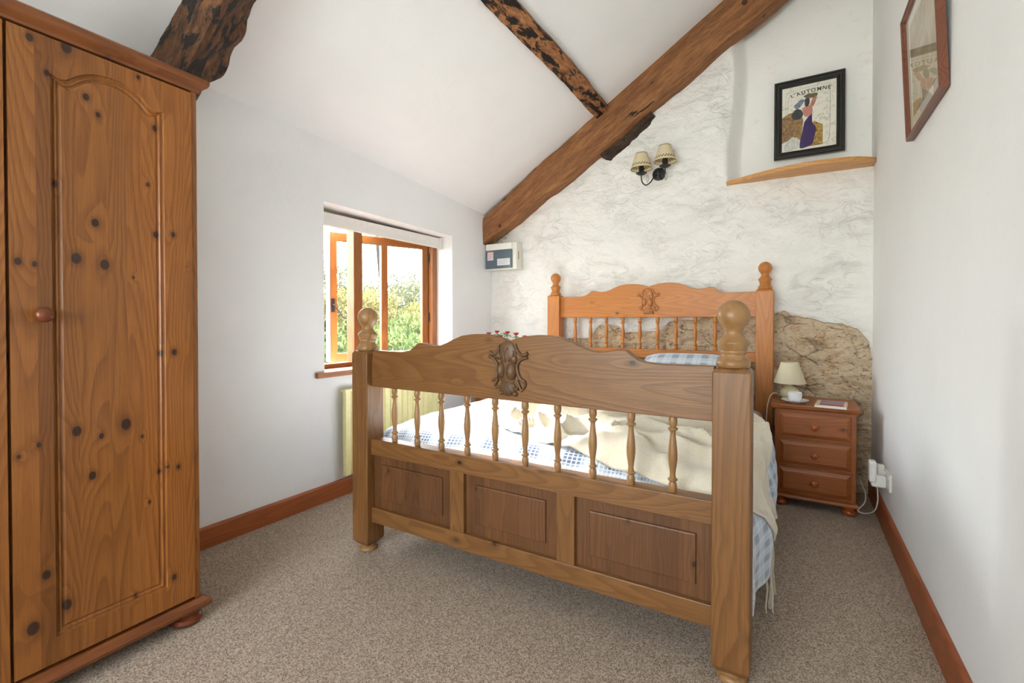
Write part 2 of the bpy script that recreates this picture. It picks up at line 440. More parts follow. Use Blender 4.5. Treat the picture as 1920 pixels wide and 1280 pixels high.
# left wall with window opening (thick: .30)
WY0, WY1, WZ0 = 1.862, 3.106, .783
XO = XL - .34
def wall_left():
    mb = MB()
    def topz(y): return ceil_z(XL, y) + .01
    ys = [YN - .2, -.5, .3, 1.0, 1.45, WY0, 2.2, 2.5, 2.8, WY1, 3.5, YF + .2]
    def wt(y): return 1.819 + (1.794 - 1.819) * (y - WY0) / (WY1 - WY0)
    for y0, y1 in zip(ys, ys[1:]):
        segs = [((0, topz(y0)), (0, topz(y1)))]
        if WY0 - 1e-6 <= y0 and y1 <= WY1 + 1e-6: segs = [((0, WZ0), (0, WZ0)), ((wt(y0), topz(y0)), (wt(y1), topz(y1)))]
        for (a0, b0), (a1, b1) in segs:
            vs = [(XL, y0, a0), (XL, y1, a1), (XL, y1, b1), (XL, y0, b0), (XO, y0, a0), (XO, y1, a1), (XO, y1, b1), (XO, y0, b0)]
            mb.add(vs, [(0, 1, 2, 3), (7, 6, 5, 4), (0, 4, 5, 1), (3, 2, 6, 7)] )
    mb.add([(XL, WY0, WZ0), (XO, WY0, WZ0), (XO, WY0, wt(WY0)), (XL, WY0, wt(WY0))], [(0, 1, 2, 3)])
    mb.add([(XL, WY1, WZ0), (XO, WY1, WZ0), (XO, WY1, wt(WY1)), (XL, WY1, wt(WY1))], [(0, 1, 2, 3)])
    return mb.build('wall_left', MAT_PLASTER, weld=True)
struct(wall_left())
mb = MB(); mb.box(XR, XR + .15, YN - .2, YF + .3, 0, 4.2); struct(mb.build('wall_right', MAT_PLASTER))
# near wall behind the camera, with a wide opening added to let in fill daylight
NW = (-1.95, -.05, .55, 2.1)
mb = MB()
mb.box(XL - .3, NW[0], YN - .2, YN, 0, 4.2).box(NW[1], XR + .15, YN - .2, YN, 0, 4.2).box(NW[0], NW[1], YN - .2, YN, 0, NW[2]).box(NW[0], NW[1], YN - .2, YN, NW[3], 4.2)
struct(mb.build('wall_near', MAT_PLASTER))

# far wall: relief mesh
BARE = [(-1.676, .936), (-1.602, .947), (-1.459, .945), (-1.398, 1.034), (-1.366, 1.065), (-1.209, 1.049), (-1.187, .993), (-1.059, 1.008),
        (-.975, 1.009), (-.874, 1.018), (-.823, 1.08), (-.776, 1.1), (-.605, 1.1), (-.576, 1.131), (-.496, 1.139), (-.255, 1.13), (-.125, 1.136),
        (-.062, 1.165), (-.022, 1.129), (.091, 1.111), (.164, 1.083), (.264, 1.073), (.347, 1.039), (.40, .97), (.425, .85), (.47, .6)]
NICHE_Z = 2.085
def wall_far():
    nx, nz = 340, 470
    x0, x1, z0, z1 = XL - .05, XR + .05, 0., 4.0
    vs, bare, smo = [], [], []
    for j in range(nz + 1):
        for i in range(nx + 1):
            x = x0 + (x1 - x0) * i / nx; z = z0 + (z1 - z0) * j / nz
            zc = ceil_z(x, YF) + .05
            z = min(z, zc)
            bz = lerp_tab(BARE, x); b = sm(-.03, .03, bz - z) if x > -1.72 else sm(-.03, .03, .93 - (-1.72 - x) * 2 - z)
            # niche (set back smooth recess on the right, above the shelf)
            ledge = -.405 + .02 * math.sin(z * 5.)
            s_n = sm(ledge - .01, ledge + .09, x) * (1. if z > NICHE_Z else 0.)
            smooth_n = sm(ledge - .03, ledge + .03, x) if z > NICHE_Z else 0.
            p = Vector((x, 0, z)); q = Vector((x * 3.1, 3, z * 4.6))
            w = Vector((noise.noise(p * 2.2), 0, noise.noise(p * 2.2 + Vector((9, 0, 0))))) * .35
            q2 = q + w
            dd, _pts = noise.voronoi(q2)
            cush = min(.35, dd[1] - dd[0])
            pm = .35 + 1.1 * max(0, .5 + noise.noise(p * 1.7 + Vector((3, 0, 5)))); h = pm * .020 * (cush - .2) + .016 * noise.fractal(p * 2.3, 1., 2., 4)
            h += pm * .005 * noise.fractal(Vector((x * 8, 1, z * 12)), 1., 2., 4)
            h += .010 * (abs(noise.noise(Vector((x * 3.5, 5, z * 9)) + w * 2)) - .2)
            hb = .034 * (cush - .2) + .026 * noise.fractal(Vector((x * 8, 7, z * 12)), .7, 2.1, 6) - .020
            h = h * (1 - b) + hb * b
            h *= (1 - smooth_n)
            h *= sm(0, .05, x - x0) if x < XL + .05 else 1
            y = YF - h + .115 * s_n
            vs.append((x, y, z)); bare.append(b); smo.append(smooth_n)
    mb = MB(); w_ = nx + 1
    fs = [(j * w_ + i, j * w_ + i + 1, (j + 1) * w_ + i + 1, (j + 1) * w_ + i) for j in range(nz) for i in range(nx)
          if not (vs[(j + 1) * w_ + i][2] - vs[j * w_ + i][2] < 1e-5 and vs[(j + 1) * w_ + i + 1][2] - vs[j * w_ + i + 1][2] < 1e-5)]
    me = bpy.data.meshes.new('wall_far'); me.from_pydata(vs, [], fs)
    for nm, dat in (('bare', bare), ('smoothed', smo)):
        at = me.attributes.new(nm, 'FLOAT', 'POINT'); at.data.foreach_set('value', dat)
    for p in me.polygons: p.use_smooth = True
    me.materials.append(MAT_STONE)
    o = bpy.data.objects.new('wall_far', me); COL.objects.link(o); return struct(o)
wall_far()
# solid masonry behind the face
mb = MB(); mb.box(XL - .34, XR + .2, YF + .17, YF + .4, 0, 4.3); struct(mb.build('wall_far_core', MAT_PLASTER))

# baseboards
mb = MB(); mb.prism([(0, 0), (.02, 0), (.02, .094), (.014, .102), (0, .102)], .6, 3.66, lambda u, v, d: (XL + u, d, v)); struct(mb.build('baseboard_left', skirt))
mb = MB(); mb.prism([(0, 0), (-.018, 0), (-.018, .112), (-.012, .12), (0, .12)], YN, 3.68, lambda u, v, d: (XR + u, d, v)); struct(mb.build('baseboard_right', skirt))

# ------------------------------------------------------------------ roof timbers
def rough_beam(name, mat, sect, n, amp, freq, seed, label, cat='beam'):
    """sect(t)-> list of corner points (closed ring); subdivided along with noise"""
    mb = MB(); rings = []
    K = 5
    for i in range(n + 1):
        c = [Vector(p) for p in sect(i / n)]; ring = []
        for a in range(len(c)):
            for k in range(K): ring.append(c[a].lerp(c[(a + 1) % len(c)], k / K))
        cen = sum(ring, Vector()) / len(ring)
        # round the arrises and roughen
        out = []
        for a, p in enumerate(ring):
            d = (p - cen)
            if a % K == 0: p = cen + d * .955
            nn = noise.fractal(p * freq + Vector((seed, 0, 0)), 1., 2., 4) * amp
            out.append(p + d.normalized() * nn)
        rings.append(out)
    m = len(rings[0]); vs = [p for r in rings for p in r]
    fs = [(i * m + k, i * m + (k + 1) % m, (i + 1) * m + (k + 1) % m, (i + 1) * m + k) for i in range(n) for k in range(m)]
    fs += [tuple(range(m))[::-1], tuple(n * m + k for k in range(m))]
    mb.add(vs, fs); o = mb.build(name, mat, smooth=50); return tag(o, label, cat)
def sect_rafter(t):
    x = -2.47 + t * 2.95
    zt = lerp_tab([(-2.47, 1.995), (-1.291, 2.765), (-.418, 3.305), (.5, 3.87)], x)
    zb = lerp_tab([(-2.47, 1.765), (-2.427, 1.793), (-1.356, 2.411), (-.935, 2.678), (-.367, 3.039), (-.118, 3.190), (.5, 3.6)], x)
    # outline is the front face; its lower edge is chamfered towards the wall
    xb = x
    return [(x, 3.55, zt), (xb, 3.55, zb), (xb, 3.64, zb - .012), (x, 3.74, zt - .01)]
def rafter_fix(t):
    x = -2.47 + t * 2.95
    zt = lerp_tab([(-2.47, 2.0), (-1.291, 2.772), (-.418, 3.315), (.5, 3.88)], x)
    zb = lerp_tab([(-2.47, 1.768), (-1.356, 2.424), (-.935, 2.69), (-.367, 3.05), (-.118, 3.20), (.5, 3.6)], x)
    zt += .006 * math.sin(x * 9) ; zb += .008 * math.sin(x * 13 + 1)
    return [(x, 3.55, zt + .015), (x, 3.55, zb - .008), (x, 3.72, zb + .004), (x, 3.72, zt + .01)]
rough_beam('roof_rafter', MAT_RAFTER, rafter_fix, 110, .010, 5., 3, 'long brown timber rafter sloping across the stone wall')
def sect_purlin(t):
    y = -1.85 + t * 5.42
    dx = .006 * math.sin(y * 5)
    return [(-1.345 + dx, y, 2.682), (-1.236 + dx, y, 2.745), (-1.30 + dx, y, 2.86), (-1.40 + dx, y, 2.80)]
rough_beam('roof_purlin', MAT_PURLIN, sect_purlin, 140, .006, 7., 9, 'orange and black mottled roof beam running towards the camera across the ceiling')
def sect_truss(t):
    x = -2.47 + t * 1.75
    s = x + 2.44
    zn = lerp_tab([(-2.47, 1.90), (-2.129, 2.111), (-2.052, 2.160), (-1.97, 2.218), (-1.851, 2.292), (-.7, 3.0)], x)
    zf = lerp_tab([(-2.47, 2.125), (-2.431, 2.150), (-2.339, 2.203), (-2.285, 2.235), (-2.27, 2.205), (-2.225, 2.180), (-2.180, 2.205), (-2.137, 2.262), (-2.075, 2.300), (-2.044, 2.325), (-2.025, 2.375), (-1.952, 2.430), (-.7, 3.16)], x)
    zc = ceil_z(x, 1.0)
    zn = min(zn, zc - .05); zf = min(zf, zc - .02)
    return [(x, .955, zc + .02), (x, .97, zn), (x, 1.16, zf), (x, 1.17, zc + .03)]
rough_beam('truss_timber', MAT_CRUCK, sect_truss, 90, .013, 8., 21, 'dark knobbly old truss timber rising above the wardrobe')
def sect_wedge(t):
    # splinter of old timber on the wall under the rafter
    x = -1.355 + t * .40; zt = 2.415 + t * .262
    th = lerp_tab([(0, .02), (.12, .075), (.5, .075), (.55, .055), (.9, .05), (1, .015)], t)
    return [(x, 3.63, zt + .03), (x + .02, 3.635, zt - th * .5), (x + .03, 3.71, zt - th * .8), (x, 3.72, zt + .03)]
rough_beam('timber_offcut', MAT_WEDGE, sect_wedge, 40, .014, 16., 5, 'dark ragged strip of old timber under the brown rafter', 'timber')

# straw tuft where the rafter meets the box
mb = MB()
for i in range(90):
    x = random.uniform(-2.38, -2.24); z = 1.80 + (x + 2.40) * .55 + random.uniform(-.01, .03)
    p = Vector((x, random.uniform(3.60, 3.66), min(z, 1.90)))
    pts = [p]; d = Vector((random.uniform(-1, 1), random.uniform(-.3, .1), random.uniform(-.5, 1))).normalized()
    for k in range(4):
        d = (d + Vector((random.uniform(-.7, .7), random.uniform(-.2, .2), random.uniform(-.7, .7)))).normalized()
        q = pts[-1] + d * .018; q.y = min(3.67, max(3.585, q.y)); q.z = max(q.z, 1.80); pts.append(q)
    mb.tube(pts, .0011, 4)
o = mb.build('straw_tuft', plain('dry_straw', (150, 124, 84), .8)); tag(o, 'tangled dry straw tucked between the rafter end and the fuse box', 'straw'); o['kind'] = 'stuff'

# ------------------------------------------------------------------ window
glass = NT('window_glass'); glass.base((1, 1, 1, 1), 0., .5)
def mat_glass(name, tint=(1, 1, 1, 1), refl=.06):
    m = NT(name); t = m.t; t.nodes.remove(m.p)
    tr = m.n('ShaderNodeBsdfTransparent'); tr.inputs[0].default_value = tint
    gl = m.n('ShaderNodeBsdfGlossy'); gl.inputs['Roughness'].default_value = .01
    ge = m.n('ShaderNodeNewGeometry'); dp = m.n('ShaderNodeVectorMath', operation='DOT_PRODUCT'); m.l(ge.outputs['Normal'], dp.inputs[0]); m.l(ge.outputs['Incoming'], dp.inputs[1])
    fr = m.math('MULTIPLY_ADD', m.math('POWER', m.math('SUBTRACT', 1., m.math('ABSOLUTE', dp.outputs['Value']), clamp=True), 5.), .92, .04, clamp=True)
    mx = m.n('ShaderNodeMixShader'); m.l(fr, mx.inputs[0]); m.l(tr.outputs[0], mx.inputs[1]); m.l(gl.outputs[0], mx.inputs[2])
    m.l(mx.outputs[0], m.out.inputs[0]); return m.m
MAT_GLASS = mat_glass('clear_pane_glass')
FX0, FX1 = -2.665, -2.60
win = bpy.data.objects.new('window_1', None); COL.objects.link(win); win.location = (FX0, 2.48, WZ0); struct(win)
win['label'] = 'open timber casement window in the left wall'
mb = MB()
mb.box(FX0, FX1, WY0, WY0 + .05, WZ0, 1.80).box(FX0, FX1, 3.045, 3.10, WZ0, 1.80)
mb.build('window_jamb', win_z, win, bevel=.003)
mb = MB(); mb.box(FX0, FX1 + .005, WY0, WY1 - .004, WZ0, .815).box(FX0, FX1, WY0, WY1 - .004, 1.745, 1.80)
mb.build('window_rail', win_y, win, bevel=.003)
mb = MB(); mb.box(FX0 - .005, FX1 + .004, 2.222, 2.297, .812, 1.75); mb.build('window_mullion', win_z, win, bevel=.004)
mb = MB(); mb.box(FX1, FX1 + .006, 2.46, 2.86, 1.757, 1.785); mb.build('vent_strip', plain('dark_vent', (58, 48, 42), .5), win, bevel=.002)
# casement, hinged at the right jamb and open outwards 22 degrees
cas = bpy.data.objects.new('casement', None); COL.objects.link(cas); cas.parent = win
cas.location = Vector((-2.64, 3.035, .79)) - Vector(win.location); cas.rotation_euler = (0, 0, math.radians(-22))
# local frame: -Y runs along the leaf, +X faces the room, Z up from its bottom
CW, CH = .80, .962
mb = MB()
mb.box(-.045, 0, -.052, 0, 0, CH).box(-.045, 0, -CW, -CW + .052, 0, CH)
mb.build('casement_stile', win_z, cas, bevel=.003, local=True)
mb = MB(); mb.box(-.044, -.001, -CW + .05, -.05, CH - .06, CH).box(-.044, -.001, -CW + .05, -.05, 0, .062)
mb.build('casement_rail', win_y, cas, bevel=.003, local=True)
mb = MB(); mb.box(-.044, -.001, -.405, -.352, .06, CH - .058); mb.build('glazing_bar', win_z, cas, bevel=.003, local=True)
grey = plain('grey_weather_strip', (150, 155, 165), .4)
mb = MB(); mb.box(-.05, .004, -CW - .014, -CW + .001, 0, CH).box(-.05, -.03, -CW, 0, CH, CH + .006); mb.build('weather_strip', grey, cas, local=True)
for a, b in ((-.355, -.05), (-.75, -.405)):
    mb = MB(); mb.box(-.026, -.020, a, b, .06, CH - .058); mb.build('pane', MAT_GLASS, cas, local=True)
black_iron = plain('black_iron', (34, 33, 35), .45, .5)
mb = MB(); mb.box(0, .008, -CW + .008, -CW + .030, .37, .47)
mb.tube(curve_pts([(.012, -CW + .018, .425), (.030, -CW + .02, .423), (.034, -CW + .03, .41), (.034, -CW + .055, .375), (.034, -CW + .085, .335), (.036, -CW + .105, .322), (.038, -CW + .118, .332), (.036, -CW + .110, .345)], 5), .0045, 8)
mb.build('casement_handle', black_iron, cas, smooth=60, local=True)['label'] = 'black curled handle'
mb = MB(); mb.tube([(.004, .004, .30), (.004, .004, .37)], .006, 8).tube([(.004, .004, .80), (.004, .004, .87)], .006, 8); mb.build('hinge', black_iron, cas, smooth=60, local=True)
# sill board
mb = MB(); mb.prism([(FX1, WY0 + .001), (XL + .001, WY0 + .001), (XL + .001, 1.797), (XL + .026, 1.797), (XL + .026, 3.17), (XL + .001, 3.17), (XL + .001, WY1 - .001), (FX1, WY1 - .001)], WZ0 - .03, WZ0 + .003, lambda u, v, d: (u, v, d))
mb.build('window_sill', sill_w, win, bevel=.003)
# roller blind
bl = thing('roller_blind', 'white roller blind rolled up at the head of the window', 'blind', (-2.555, 2.5, 1.70))
mb = MB(); mb.box(-2.572, -2.540, 1.885, 3.075, 1.700, 1.782); mb.build('blind_pelmet', plain('white_blind', (226, 222, 218), .6), bl, bevel=.004)
bbm = plain('blind_bracket', (214, 210, 206), .5)
for a, b in ((3.075, 3.093), (1.87, 1.886)): mb = MB(); mb.box(-2.578, -2.534, a, b, 1.692, 1.786); mb.build('bracket', bbm, bl, bevel=.003)
mb = MB(); mb.tube([(-2.585, 1.89, 1.735), (-2.585, 3.07, 1.735)], .012, 12); mb.build('roller', plain('blind_roll', (232, 230, 226), .7), bl, smooth=40)

# unseen window added behind the camera for fill daylight
w2 = bpy.data.objects.new('added_fill_window', None); COL.objects.link(w2); w2.location = (-1.0, YN - .1, NW[2]); struct(w2)
mb = MB()
mb.box(NW[0], NW[0] + .06, YN - .16, YN - .08, NW[2], NW[3]).box(NW[1] - .06, NW[1], YN - .16, YN - .08, NW[2], NW[3])
mb.box(NW[0], NW[1], YN - .16, YN - .08, NW[2], NW[2] + .06).box(NW[0], NW[1], YN - .16, YN - .08, NW[3] - .06, NW[3]).box(-1.025, -.975, YN - .16, YN - .08, NW[2], NW[3])
mb.build('fill_window_frame', win_z, w2)

# ------------------------------------------------------------------ radiator
rad = thing('radiator', 'cream ribbed radiator on the left wall under the window', 'radiator', (-2.37, 2.4, .12))
cream = plain('cream_radiator_enamel', (226, 216, 158), .4)
pts = []; ny = 17; p0, p1 = 1.95, 2.885; w_ = (p1 - p0) / ny
for i in range(ny):
    y = p0 + i * w_
    pts += [(y, 0.), (y + w_ * .12, .012), (y + w_ * .75, .014), (y + w_ * .88, 0.)]
pts.append((p1, 0.)); loop = pts + [(p1, -.012), (p0, -.012)]
mb = MB(); mb.prism(loop, .14, .66, lambda u, v, d: (-2.375 + v, u, d)); mb.build('radiator_panel', cream, rad, bevel=.001)
mb = MB(); mb.box(-2.40, -2.362, p0, p1, .655, .672).box(-2.432, -2.385, 2.1, 2.14, .2, .6).box(-2.432, -2.385, 2.68, 2.72, .2, .6); mb.build('radiator_bracket', cream, rad, bevel=.002)
mb = MB(); mb.tube([(-2.385, 2.80, .15), (-2.385, 2.80, .0)], .008, 10); mb.build('pipe', plain('pipe_paint', (222, 220, 214), .4), rad, smooth=40)

# ------------------------------------------------------------------ bed
BX0, BX1 = -1.806, -.107
bed = thing('bed', 'large pine bed with turned spindles, ball finials and carved crests', 'bed', (-.955, 1.58, 0))
FIN = [(.045, 0), (.0485, .006), (.0485, .015), (.045, .021), (.0405, .025), (.040, .028), (.0355, .033), (.0345, .039), (.0375, .044), (.038, .048), (.037, .051),
       (.039, .054), (.0405, .060), (.0465, .070), (.0465, .076), (.042, .081), (.033, .090), (.027, .099), (.0255, .108)]
a0 = math.asin(.0255 / .047)
FIN += [(.047 * math.sin(a0 + (PI - a0) * k / 14), .157 - .047 * math.cos(a0 + (PI - a0) * k / 14)) for k in range(1, 15)]
FIN[-1] = (0, FIN[-1][1])
def post(x0, x1, y0, y1, ztop, mat, turned, fin_s=1., foot=True):
    mb = MB(); cx, cy = (x0 + x1) / 2, (y0 + y1) / 2; c = .016
    def ring(z, i): return [(x0 + i, y0 + i, z), (x1 - i, y0 + i, z), (x1 - i, y1 - i, z), (x0 + i, y1 - i, z)]
    lv = [ring(.032, c), ring(.032 + c * 1.3, 0), ring(ztop - .016, 0), ring(ztop - .005, .006), ring(ztop, .018)]
    vs = [p for r in lv for p in r]; fs = [(i * 4 + k, i * 4 + (k + 1) % 4, i * 4 + 4 + (k + 1) % 4, i * 4 + 4 + k) for i in range(4) for k in range(4)] + [(3, 2, 1, 0), (16, 17, 18, 19)]
    mb.add(vs, fs); p = mb.build('bed_post', mat, bed, bevel=.004, seg=2)
    mb = MB(); mb.lathe([(r * fin_s, z * fin_s + ztop - .001) for r, z in FIN], (cx, cy, 0), 40)
    f = mb.build('finial', turned, p, smooth=40)
    mb = MB(); mb.lathe([(.038, 0), (.044, .004), (.045, .012), (.041, .019), (.035, .022), (.035, .027), (.040, .030), (.040, .036)], (cx, cy, 0), 28)
    mb.build('foot', turned, p, smooth=40)
    return p
FY0, FY1 = 1.53, 1.635
post(BX0, BX0 + .102, FY0, FY1, .958, bed_z, bed_turn); post(BX1 - .106, BX1, FY0, FY1, .958, bed_z, bed_turn)
CREST = [(-1.70, .958), (-1.60, .957), (-1.52, .957), (-1.485, .961), (-1.462, .968), (-1.440, .983), (-1.421, .9985), (-1.405, 1.0005), (-1.385, .9985),
         (-1.36, .9925), (-1.325, .9895), (-1.295, .9925), (-1.26, 1.004), (-1.225, 1.020), (-1.18, 1.036), (-1.13, 1.043), (-1.08, 1.044), (-1.03, 1.039), (-.985, 1.028), (-.955, 1.0175)]
crest = CREST + [(-1.91 - x, z) for x, z in CREST[::-1][1:]]
def crest_board(y0, y1, zb, dz, xs, mat, nm, parent, f=1.):
    pts = [(-.955 + (x + .955) * xs, zb)for x in (BX0 + .095, BX1 - .1)]
    top = [(-.955 + (x + .955) * xs, z * 1. + dz) for x, z in crest][::-1]
    mb = MB(); mb.prism(pts + top, y0, y1, lambda u, v, d: (u, d, v)); return mb.build(nm, mat, parent, bevel=.003)
crest_board(1.562, 1.602, .787, 0, 1., bed_x, 'crest_rail', bed)
mb = MB(); mb.box(-1.71, -.205, 1.555, 1.617, .468, .542); mb.build('spindle_rail', bed_x, bed, bevel=.003)
mb = MB(); mb.box(-1.71, -.205, 1.558, 1.61, .147, .217); mb.build('bottom_rail', bed_x, bed, bevel=.003)
for a, b in ((-1.24, -1.168), (-.745, -.674)):
    mb = MB(); mb.box(a, b, 1.5585, 1.608, .216, .469); mb.build('panel_stile', bed_z, bed, bevel=.003)
for a, b in ((-1.706, -1.238), (-1.17, -.743), (-.676, -.211)):
    mb = MB(); panel(mb, rect(a, b, .21, .474), rect(a + .052, b - .052, .262, .425), [(.0, -.001), (.002, -.0075), (.006, -.0085)], .014, lambda u, v, d: (u, 1.578 + d, v))
    mb.build('panel', bed_p, bed)
BAL = [(.0115, 0), (.0135, .04), (.0140, .08), (.0125, .115), (.0095, .135), (.0095, .14), (.015, .155), (.0158, .165), (.015, .175), (.010, .19), (.0098, .205), (.0088, .235),
       (.0095, .27), (.0128, .36), (.0148, .44), (.0150, .50), (.0138, .58), (.0108, .68), (.0088, .76), (.0086, .785), (.0098, .80), (.0105, .81), (.0155, .825), (.0162, .835), (.0155, .845), (.0098, .86),
       (.0098, .865), (.0130, .885), (.0142, .92), (.0138, .96), (.0120, 1.)]
def spindles(xs, y, z0, z1, mat):
    mb = MB(); mb.lathe([(r, h * (z1 - z0)) for r, h in BAL], (0, 0, 0), 20)
    first = mb.build('spindle', mat, bed, smooth=50, local=True)
    for i, x in enumerate(xs):
        o = first if i == 0 else first.copy()
        if i: COL.objects.link(o); o.parent = bed
        o.location = Vector((x, y, z0)) - bed.location
spindles([-1.578 + i * .1378 for i in range(10)], 1.582, .541, .788, bed_turn)
def emblem(cx, y, cz, s, mat):
    mb = MB()
    def L(px, py, d=0): return (cx + s * (px - 455) / 3860, y - d * s, cz + s * (660 - py) / 4480)
    def T(pts, r0, r1, d=.006):
        c = curve_pts([L(*p, d) for p in pts], 5); n = len(c)
        mb.tube(c, [s * (r0 + (r1 - r0) * i / (n - 1)) for i in range(n)], 8)
    def E(px, py, rx, ry, dep): mb.ell(L(px, py), (s * rx / 3860, s * dep, s * ry / 4480), 20, 12)
    E(350, 705, 74, 150, .024); E(520, 715, 90, 162, .024)
    E(450, 400, 165, 215, .013); E(455, 700, 150, 330, .010); E(460, 1010, 150, 140, .016); E(345, 1095, 42, 48, .016); E(588, 1098, 46, 48, .016)
    E(290, 450, 60, 70, .012); E(560, 500, 62, 90, .014)
    for sgn in (1,):
        T([(590, 230), (612, 320), (675, 412), (755, 418), (802, 380)], .0042, .0072)
        T([(310, 258), (285, 340), (250, 412), (190, 425), (138, 392)], .0042, .0070)
        T([(802, 460), (705, 492), (640, 560), (622, 650), (650, 775), (702, 850), (765, 886)], .0058, .0072)
        T([(118, 470), (195, 490), (245, 545), (282, 605)], .0055, .0055); T([(282, 605), (262, 700), (275, 800), (250, 860), (186, 892)], .004, .0055)
        T([(292, 850), (255, 920), (225, 985)], .006, .005); T([(620, 860), (665, 955), (695, 1040)], .006, .005); T([(765, 890), (750, 960), (690, 1050)], .006, .004)
        T([(368, 300), (398, 365), (402, 440), (420, 540)], .0028, .0035, .012); T([(482, 305), (435, 375), (412, 450)], .0028, .0035, .012); T([(562, 350), (572, 405), (545, 475)], .0026, .0034, .011)
        T([(330, 300), (310, 380), (350, 480)], .0026, .0034, .011); T([(480, 450), (495, 500), (480, 545)], .003, .005, .012)
        T([(400, 930), (352, 985), (268, 1000)], .004, .0055, .010); T([(510, 930), (558, 1000), (650, 1012)], .004, .0055, .010)
        for k in (-2, -1, 0, 1, 2): T([(460 + k * 12, 930), (460 + k * 26, 1030), (460 + k * 34, 1110)], .002, .003, .015)
    return mb
emblem(-.955, 1.563, .914, 1., 0).build('carved_motif', bed_carve, bed, smooth=70)
# headboard
HX0, HX1, HY0, HY1 = -1.772, -.118, 3.53, 3.63
post(HX0, HX0 + .108, HY0, HY1, 1.308, hb_z, hb_turn, .90); post(HX1 - .106, HX1, HY0, HY1, 1.308, hb_z, hb_turn, .90)
sc_h = .985
pts = [(-1.68, 1.122), (-.21, 1.122)]
top = [(-.945 + (x + .955) * .975, 1.292 + (z - .958) * .98) for x, z in crest][::-1]
top[0] = (-.21, top[0][1]); top[-1] = (-1.68, top[-1][1])
mb = MB(); mb.prism(pts + top, 3.565, 3.603, lambda u, v, d: (u, d, v)); mb.build('crest_rail', hb_x, bed, bevel=.003)
mb = MB(); mb.box(-1.68, -.21, 3.56, 3.61, .815, .882); mb.build('spindle_rail', hb_x, bed, bevel=.003)
mb = MB(); mb.box(-1.68, -.21, 3.565, 3.605, .30, .42); mb.build('bottom_rail', hb_x, bed, bevel=.003)
spindles([-1.543 + i * .1328 for i in range(10)], 3.585, .881, 1.123, hb_turn)
emblem(-.945, 3.566, 1.245, .93, 0).build('carved_motif', hb_carve, bed, smooth=70)
mb = MB(); mb.box(-1.765, -1.735, 1.63, 3.535, .20, .36); mb.build('side_rail', bed_x, bed, bevel=.003)
mb = MB(); mb.box(-.165, -.135, 1.63, 3.535, .20, .36); mb.build('side_rail', bed_x, bed, bevel=.003)
mb = MB()
for k in range(12): mb.box(-1.735, -.165, 1.70 + k * .155, 1.77 + k * .155, .255, .275)
mb.build('bed_slats', bed_x, bed)['kind'] = 'stuff'

# mattress
def cushion(x0, x1, y0, y1, z0, z1, r, mat, name):
    mb = MB(); mb.box(x0, x1, y0, y1, z0, z1); return mb.build(name, mat, bevel=r, seg=5, smooth=180)
o = cushion(-1.725, -.175, 1.66, 3.54, .278, .505, .05, plain('mattress_ticking', (232, 230, 226), .8), 'mattress')
tag(o, 'white mattress lying in the pine bed under the duvet', 'mattress')

# ------------------------------------------------------------------ bedding surface
DY0, DY1 = 1.635, 3.02
def duvet_section(u, y):
    """u in 0..1 across the bed left->right, returns (x, z, nx, nz) before wrinkles"""
    top = .598 - .02 * sm(2.2, 1.7, y)
    L = [(-1.79, .42), (-1.785, .50), (-1.765, top - .035), (-1.70, top - .008), (-1.5, top + .002), (-1.2, top + .012), (-.9, top + .016), (-.6, top + .012), (-.40, top + .006), (-.26, top - .006), (-.185, top - .03)]
    bx = .032 * sm(1.66, 1.85, y) * (1 - .25 * sm(2.7, 3.0, y))
    R = [(-.145 + bx * .3, top - .075), (-.128 + bx * .65, top - .15), (-.118 + bx, top - .24), (-.118 + bx * 1.05, top - .32), (-.118 + bx * 1.0, top - .40 - .0 * y)]
    pts = L + R
    t = u * (len(pts) - 1); i = min(int(t), len(pts) - 2); f = t - i
    def g(k): k = max(0, min(len(pts) - 1, k)); return Vector(pts[k])
    a, b, c, d = g(i - 1), g(i), g(i + 1), g(i + 2)
    p = .5 * ((2 * b) + (c - a) * f + (2 * a - 5 * b + 4 * c - d) * f * f + (3 * b - a - 3 * c + d) * f ** 3)
    tg = ((c - a) * .5 + (2 * a - 5 * b + 4 * c - d) * f + 1.5 * (3 * b - a - 3 * c + d) * f * f)
    if tg.length < 1e-6: tg = Vector((1, 0))
    tg.normalize()
    return p.x, p.y, -tg.y, tg.x
def duvet_pt(u, y, extra=0.):
    x, z, nx, nz = duvet_section(u, y)
    # roll down at the foot end
    e = sm(DY0 + .11, DY0, y); z -= (.062 * e * e) if nz > .3 else 0
    w = .010 * noise.fractal(Vector((x * 3, y * 3.4, z * 3)), 1., 2., 3) + .005 * noise.noise(Vector((x * 13, y * 9, z * 11)))
    side = sm(.5, 0, nz)
    w += side * .014 * math.sin(y * 21 + 5 * noise.noise(Vector((0, y * 2, z * 2)))) * (1 if x > -.9 else .5)
    if x > -.9 and side > .2: z -= 0
    w = max(w, -.012); ex = w + extra
    return Vector((x + nx * ex, y, z + nz * ex))
